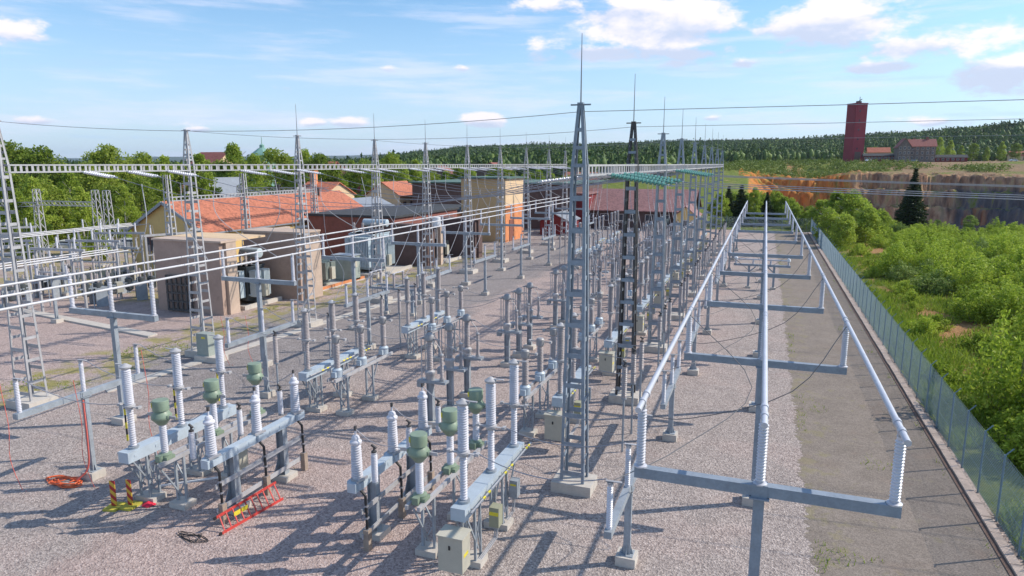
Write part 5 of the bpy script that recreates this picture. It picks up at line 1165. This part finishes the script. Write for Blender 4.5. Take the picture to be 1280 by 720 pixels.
def gx(px, py):
    x = (px-640)/F_PX; y = -(py-360)/F_PX; Fh = math.cos(TH)+y*math.sin(TH); U = -math.sin(TH)+y*math.cos(TH); k = -H/U
    return (x*math.cos(PS)-Fh*math.sin(PS))*k, (x*math.sin(PS)+Fh*math.cos(PS))*k
pts = []; tries = 0
while len(pts) < 270 and tries < 20000:
    tries += 1; y = 22+rg.random()**1.1*118; x = rg.uniform(10,62)
    edge = (12.2 if y < 40 else 14.2) + .01*(y-20) + 1.0*math.sin(y*.13)            # strip of grass beside the fence stays open
    if y < 30: edge = 15.0
    if x < edge: 
        continue
    if x > 11+y*.36: continue
    if 36 < y < 75 and 12.5 < x < 15.8 + math.sin(y*.4): continue
    d = 1.75 if y < 70 else 1.95
    if all((x-a)**2+(y-c)**2 > d*d for a,c in pts): pts.append((x,y))
pts.sort(key=lambda p: (p[1], p[0]))
nrow = 17; rows = [sorted(pts[j:j+nrow]) for j in range(0, len(pts), nrow)]
for ri, row in enumerate(rows):
    for ci, (x,y) in enumerate(row):
        k_ = rg.choice([0,0,1,2,2,0,1,3]); s = rg.uniform(.8,1.3)*(1.0 if y<55 else max(.78 if x>19 and y<112 else .55, 1.08-(y-55)*.009)); zz = float(terrain(x,y))
        nm = ORD[ci]
        PS_[k_].place(f'{"grey-green" if k_==3 else "bright green"} shrub, {nm} from the fence in the {ORD[ri]} shrub row from the camera',(x,y,zz-.1),rg.uniform(0,6.28),'shrubs outside the fence',(max(s,.8)*1.05,max(s,.8)*1.05,s*rg.uniform(.8,1.25)))
TW = lambda i: ORD[i]
_ys = sorted(20+rg.random()**1.3*95 for _ in range(34))
for i in range(34):
    y = _ys[i]; x = rg.uniform(9.6,13.6+.03*y)
    PS_[4].place(f'low young shrub in the grass beside the fence, {TW(i)} from the camera',(x,y,float(terrain(x,y))-.1),rg.uniform(0,6.28),'low shrubs in the grass strip',(rg.uniform(.6,1.2),)*3)
# ground cover: grass and weeds
def cover(name, n, region, size, mat, h=.35):
    rng = np.random.default_rng(5); P = region(rng, n); n = len(P); z = terrain(P[:,0],P[:,1]) if P[:,0].mean() > 8 else np.zeros(n)
    th = rng.uniform(0,2*PI,n); hh = h*rng.uniform(.4,1.3,n); w = size*rng.uniform(.6,1.3,n); lx = rng.normal(0,.45,n)*hh; ly = rng.normal(0,.45,n)*hh
    base = np.stack([P[:,0],P[:,1],z-.02],-1); dx = np.stack([np.cos(th)*w/2,np.sin(th)*w/2,0*w],-1); top = base+np.stack([lx,ly,hh],-1)
    V = np.stack([base-dx,base+dx,top+dx*.4,top-dx*.4],1).reshape(-1,3); o = obj(name,np_mesh(name,V,np.arange(4*n).reshape(n,4),mat)); return struct(o,'stuff')
def reg_r(rng,n):
    y = 16+rng.random(n)**1.6*125; x = 8.35+rng.random(n)**1.3*(10+.45*y); g_ = fbm(x,y,3,.5,9); return np.stack([x,y],-1)[g_ > -.25]
cover('rough_grass',190000,reg_r,.07,M['grass'],.42)
def reg_w(rng,n):
    y = 14+rng.random(n)**1.5*110; x = 2.1+rng.random(n)*5.3; g_ = fbm(x,y,3,1.1,19); k1 = (g_ > .95) | ((np.abs(x-2.2)<.35)&(g_>.35)) | ((x>7.25)&(g_>.1)); a = np.stack([x,y],-1)[k1]
    y = 14+rng.random(n)**1.5*110; x = -22+rng.random(n)*24; g_ = fbm(x,y,3,1.3,29); b_ = np.stack([x,y],-1)[g_ > 1.18]; return np.concatenate([a,b_])
cover('yard_weeds',16000,reg_w,.03,M['grass'],.13)
def reg_l(rng,n):
    y = 14+rng.random(n)*70; x = -39+rng.random(n)*4.2; g_ = fbm(x,y,3,.7,9); a = np.stack([x,y],-1)[(g_ > .55)&(rng.random(n)<.35)]
    x = rng.uniform(-150,-108,n); y = rng.uniform(30,125,n); return np.concatenate([a, np.stack([x,y],-1)])
cover('moss_strip_grass',30000,reg_l,.05,M['grass'],.10)
# forest on the hills: nobody could count it
rng = np.random.default_rng(77); N = 38000
az_ = np.radians(rng.uniform(-60,24,N)); D_ = np.sqrt(rng.uniform(330**2,1480**2,N)); 
azd = np.degrees(az_); Dmax = np.interp(azd,[-60,-3,4,17,60],[1410,1410,1310,835,835]); Dmin = np.interp(azd,[-60,-8,-2,3,6,18,24],[300,330,520,640,640,600,600])
fx, fy = D_*np.sin(az_), D_*np.cos(az_); keep = (D_ < Dmax) & (D_ > Dmin) & (fbm(fx,fy,3,.012,31) > -.75)
az_, D_, fx, fy = az_[keep], D_[keep], fx[keep], fy[keep]
n2 = 9000; a2 = np.radians(rng.uniform(-60,24,n2)); d2 = np.interp(np.degrees(a2),[-60,-3,4,17,60],[1410,1410,1310,835,835])*rng.uniform(.9,1.0,n2); az_ = np.concatenate([az_,a2]); D_ = np.concatenate([D_,d2]); fx = D_*np.sin(az_); fy = D_*np.cos(az_)
fz = terrain(fx,fy); con = (rng.random(len(fx)) + .25*fbm(fx,fy,2,.02,51)) < .46; VV = []; FF = []; nv = 0
hgt = np.where(con, rng.uniform(7,13,len(fx))*(1+.28*fbm(fx,fy,2,.03,61)), rng.uniform(6,11,len(fx))); wr = np.where(con, rng.uniform(1.3,2.4,len(fx)), rng.uniform(2.4,4.2,len(fx)))
def batch(idx, rings):     # rings: list of (radius factor, height factor); apex closes
    global nv
    k = 6; n = len(idx); th = rng.uniform(0,2*PI,n)[:,None]+np.arange(k)[None,:]*2*PI/k; vs = []
    for rf, hf_ in rings:
        rr_ = wr[idx][:,None]*rf*rng.uniform(.7,1.25,(n,k)); vs.append(np.stack([fx[idx][:,None]+rr_*np.cos(th), fy[idx][:,None]+rr_*np.sin(th), fz[idx][:,None]+hgt[idx][:,None]*hf_*rng.uniform(.93,1.07,(n,k))],-1))
    ap = np.stack([fx[idx],fy[idx],fz[idx]+hgt[idx]],-1)[:,None,:]; V = np.concatenate(vs+[ap],1); m_ = V.shape[1]; off = nv+np.arange(n)[:,None,None]*m_; fs = []
    for r_ in range(len(rings)-1):
        a = r_*k+np.arange(k); b_ = r_*k+(np.arange(k)+1)%k; fs += [np.stack([a,b_,b_+k],-1), np.stack([a,b_+k,a+k],-1)]
    a = (len(rings)-1)*k+np.arange(k); b_ = (len(rings)-1)*k+(np.arange(k)+1)%k; fs.append(np.stack([a,b_,np.full(k,m_-1)],-1)); f = np.concatenate(fs,0)[None]+off
    VV.append(V.reshape(-1,3)); FF.append(f.reshape(-1,3)); nv += n*m_
batch(np.where(con)[0], [(.75,.08),(.5,.42),(.25,.75)]); batch(np.where(~con)[0], [(.4,.08),(.75,.38),(.65,.70),(.3,.88)])
def tufts(m_, size):
    n = len(fx); u = rng.random((n,m_)); th = rng.uniform(0,2*PI,(n,m_)); c_ = con[:,None]; R1 = np.where(c_, (1-u)**.8*1.1+.05, np.sin(PI*np.clip(u*.85+.12,0,1))**.6*1.05)*wr[:,None]*rng.uniform(.55,1.15,(n,m_))
    C = np.stack([fx[:,None]+R1*np.cos(th), fy[:,None]+R1*np.sin(th), fz[:,None]+hgt[:,None]*(.06+.98*u)],-1).reshape(-1,3); return leaves(C,size,rng,.3)
Vt, Ft = tufts(24, 2.3); cq = np.repeat(con, 24)
for nm_, mk, ma in (('conifer_forest', cq, M['forestc']), ('broadleaf_forest', ~cq, M['forest'])):
    Vs = Vt.reshape(-1,4,3)[mk].reshape(-1,3); struct(obj(nm_, np_mesh(nm_, Vs, np.arange(len(Vs)).reshape(-1,4), ma)),'stuff')
struct(obj('hill_forest', np_mesh('hill_forest', np.concatenate(VV), np.concatenate(FF), M['forest'])),'stuff')
# brush on the quarry shelf and slopes
rng = np.random.default_rng(78); n = 2600; a2 = np.radians(rng.uniform(-8,22,n)); d2 = rng.uniform(400,600,n); fx = d2*np.sin(a2); fy = d2*np.cos(a2); kp = (fbm(fx,fy,3,.03,41) > .15) & ~((fx>44)&(fx<160)&(d2>478)&(d2<540)); fx, fy = fx[kp], fy[kp]
fz = terrain(fx,fy); n = len(fx); C = np.repeat(np.stack([fx,fy,fz],-1),34,0); C += rng.normal(size=C.shape)*np.repeat(rng.uniform(.5,1.3,n),34)[:,None]*np.array([1.2,1.2,.8]); C[:,2] = np.maximum(C[:,2]+.9, np.repeat(fz,34))
Vt, Ft = leaves(C,1.0,rng); struct(obj('quarry_brush', np_mesh('quarry_brush', Vt, Ft, leaf_mat('brush', [(.07,.11,.02),(.15,.20,.03),(.26,.30,.06)], .2))),'stuff')
# larger trees around the mine
L = [(1108,560,186,'broad'),(1092,545,184,'broad'),(1172,560,172,'birch'),(1186,545,170,'birch'),(1200,560,178,'birch'),(1215,548,180,'broad'),(1232,552,182,'birch'),(1250,540,172,'birch'),(1268,548,180,'broad')]
trees(sorted(L),'behind the mine buildings','trees behind the mine buildings')
L = [(1180,155,274,'willow'),(1222,150,268,'willow')]
trees(L,'at the quarry lip','willows at the quarry lip')
# air
HZ = float(globals().get('HAZE', 5.5e-5))
m = bpy.data.materials.new('clear_summer_air'); m.use_nodes = True; t = NT(m.node_tree); m.node_tree.nodes.remove(m.node_tree.nodes['Principled BSDF'])
v = t.new('ShaderNodeVolumePrincipled'); v.inputs['Color'].default_value = (.72,.84,1,1); v.inputs['Density'].default_value = HZ; v.inputs['Anisotropy'].default_value = .2
t.l.new(v.outputs[0], m.node_tree.nodes['Material Output'].inputs['Volume'])
if HZ > 0: struct(MB().bbox(-9500,9500,-9500,9500,-60,190).build('haze', m),'stuff')
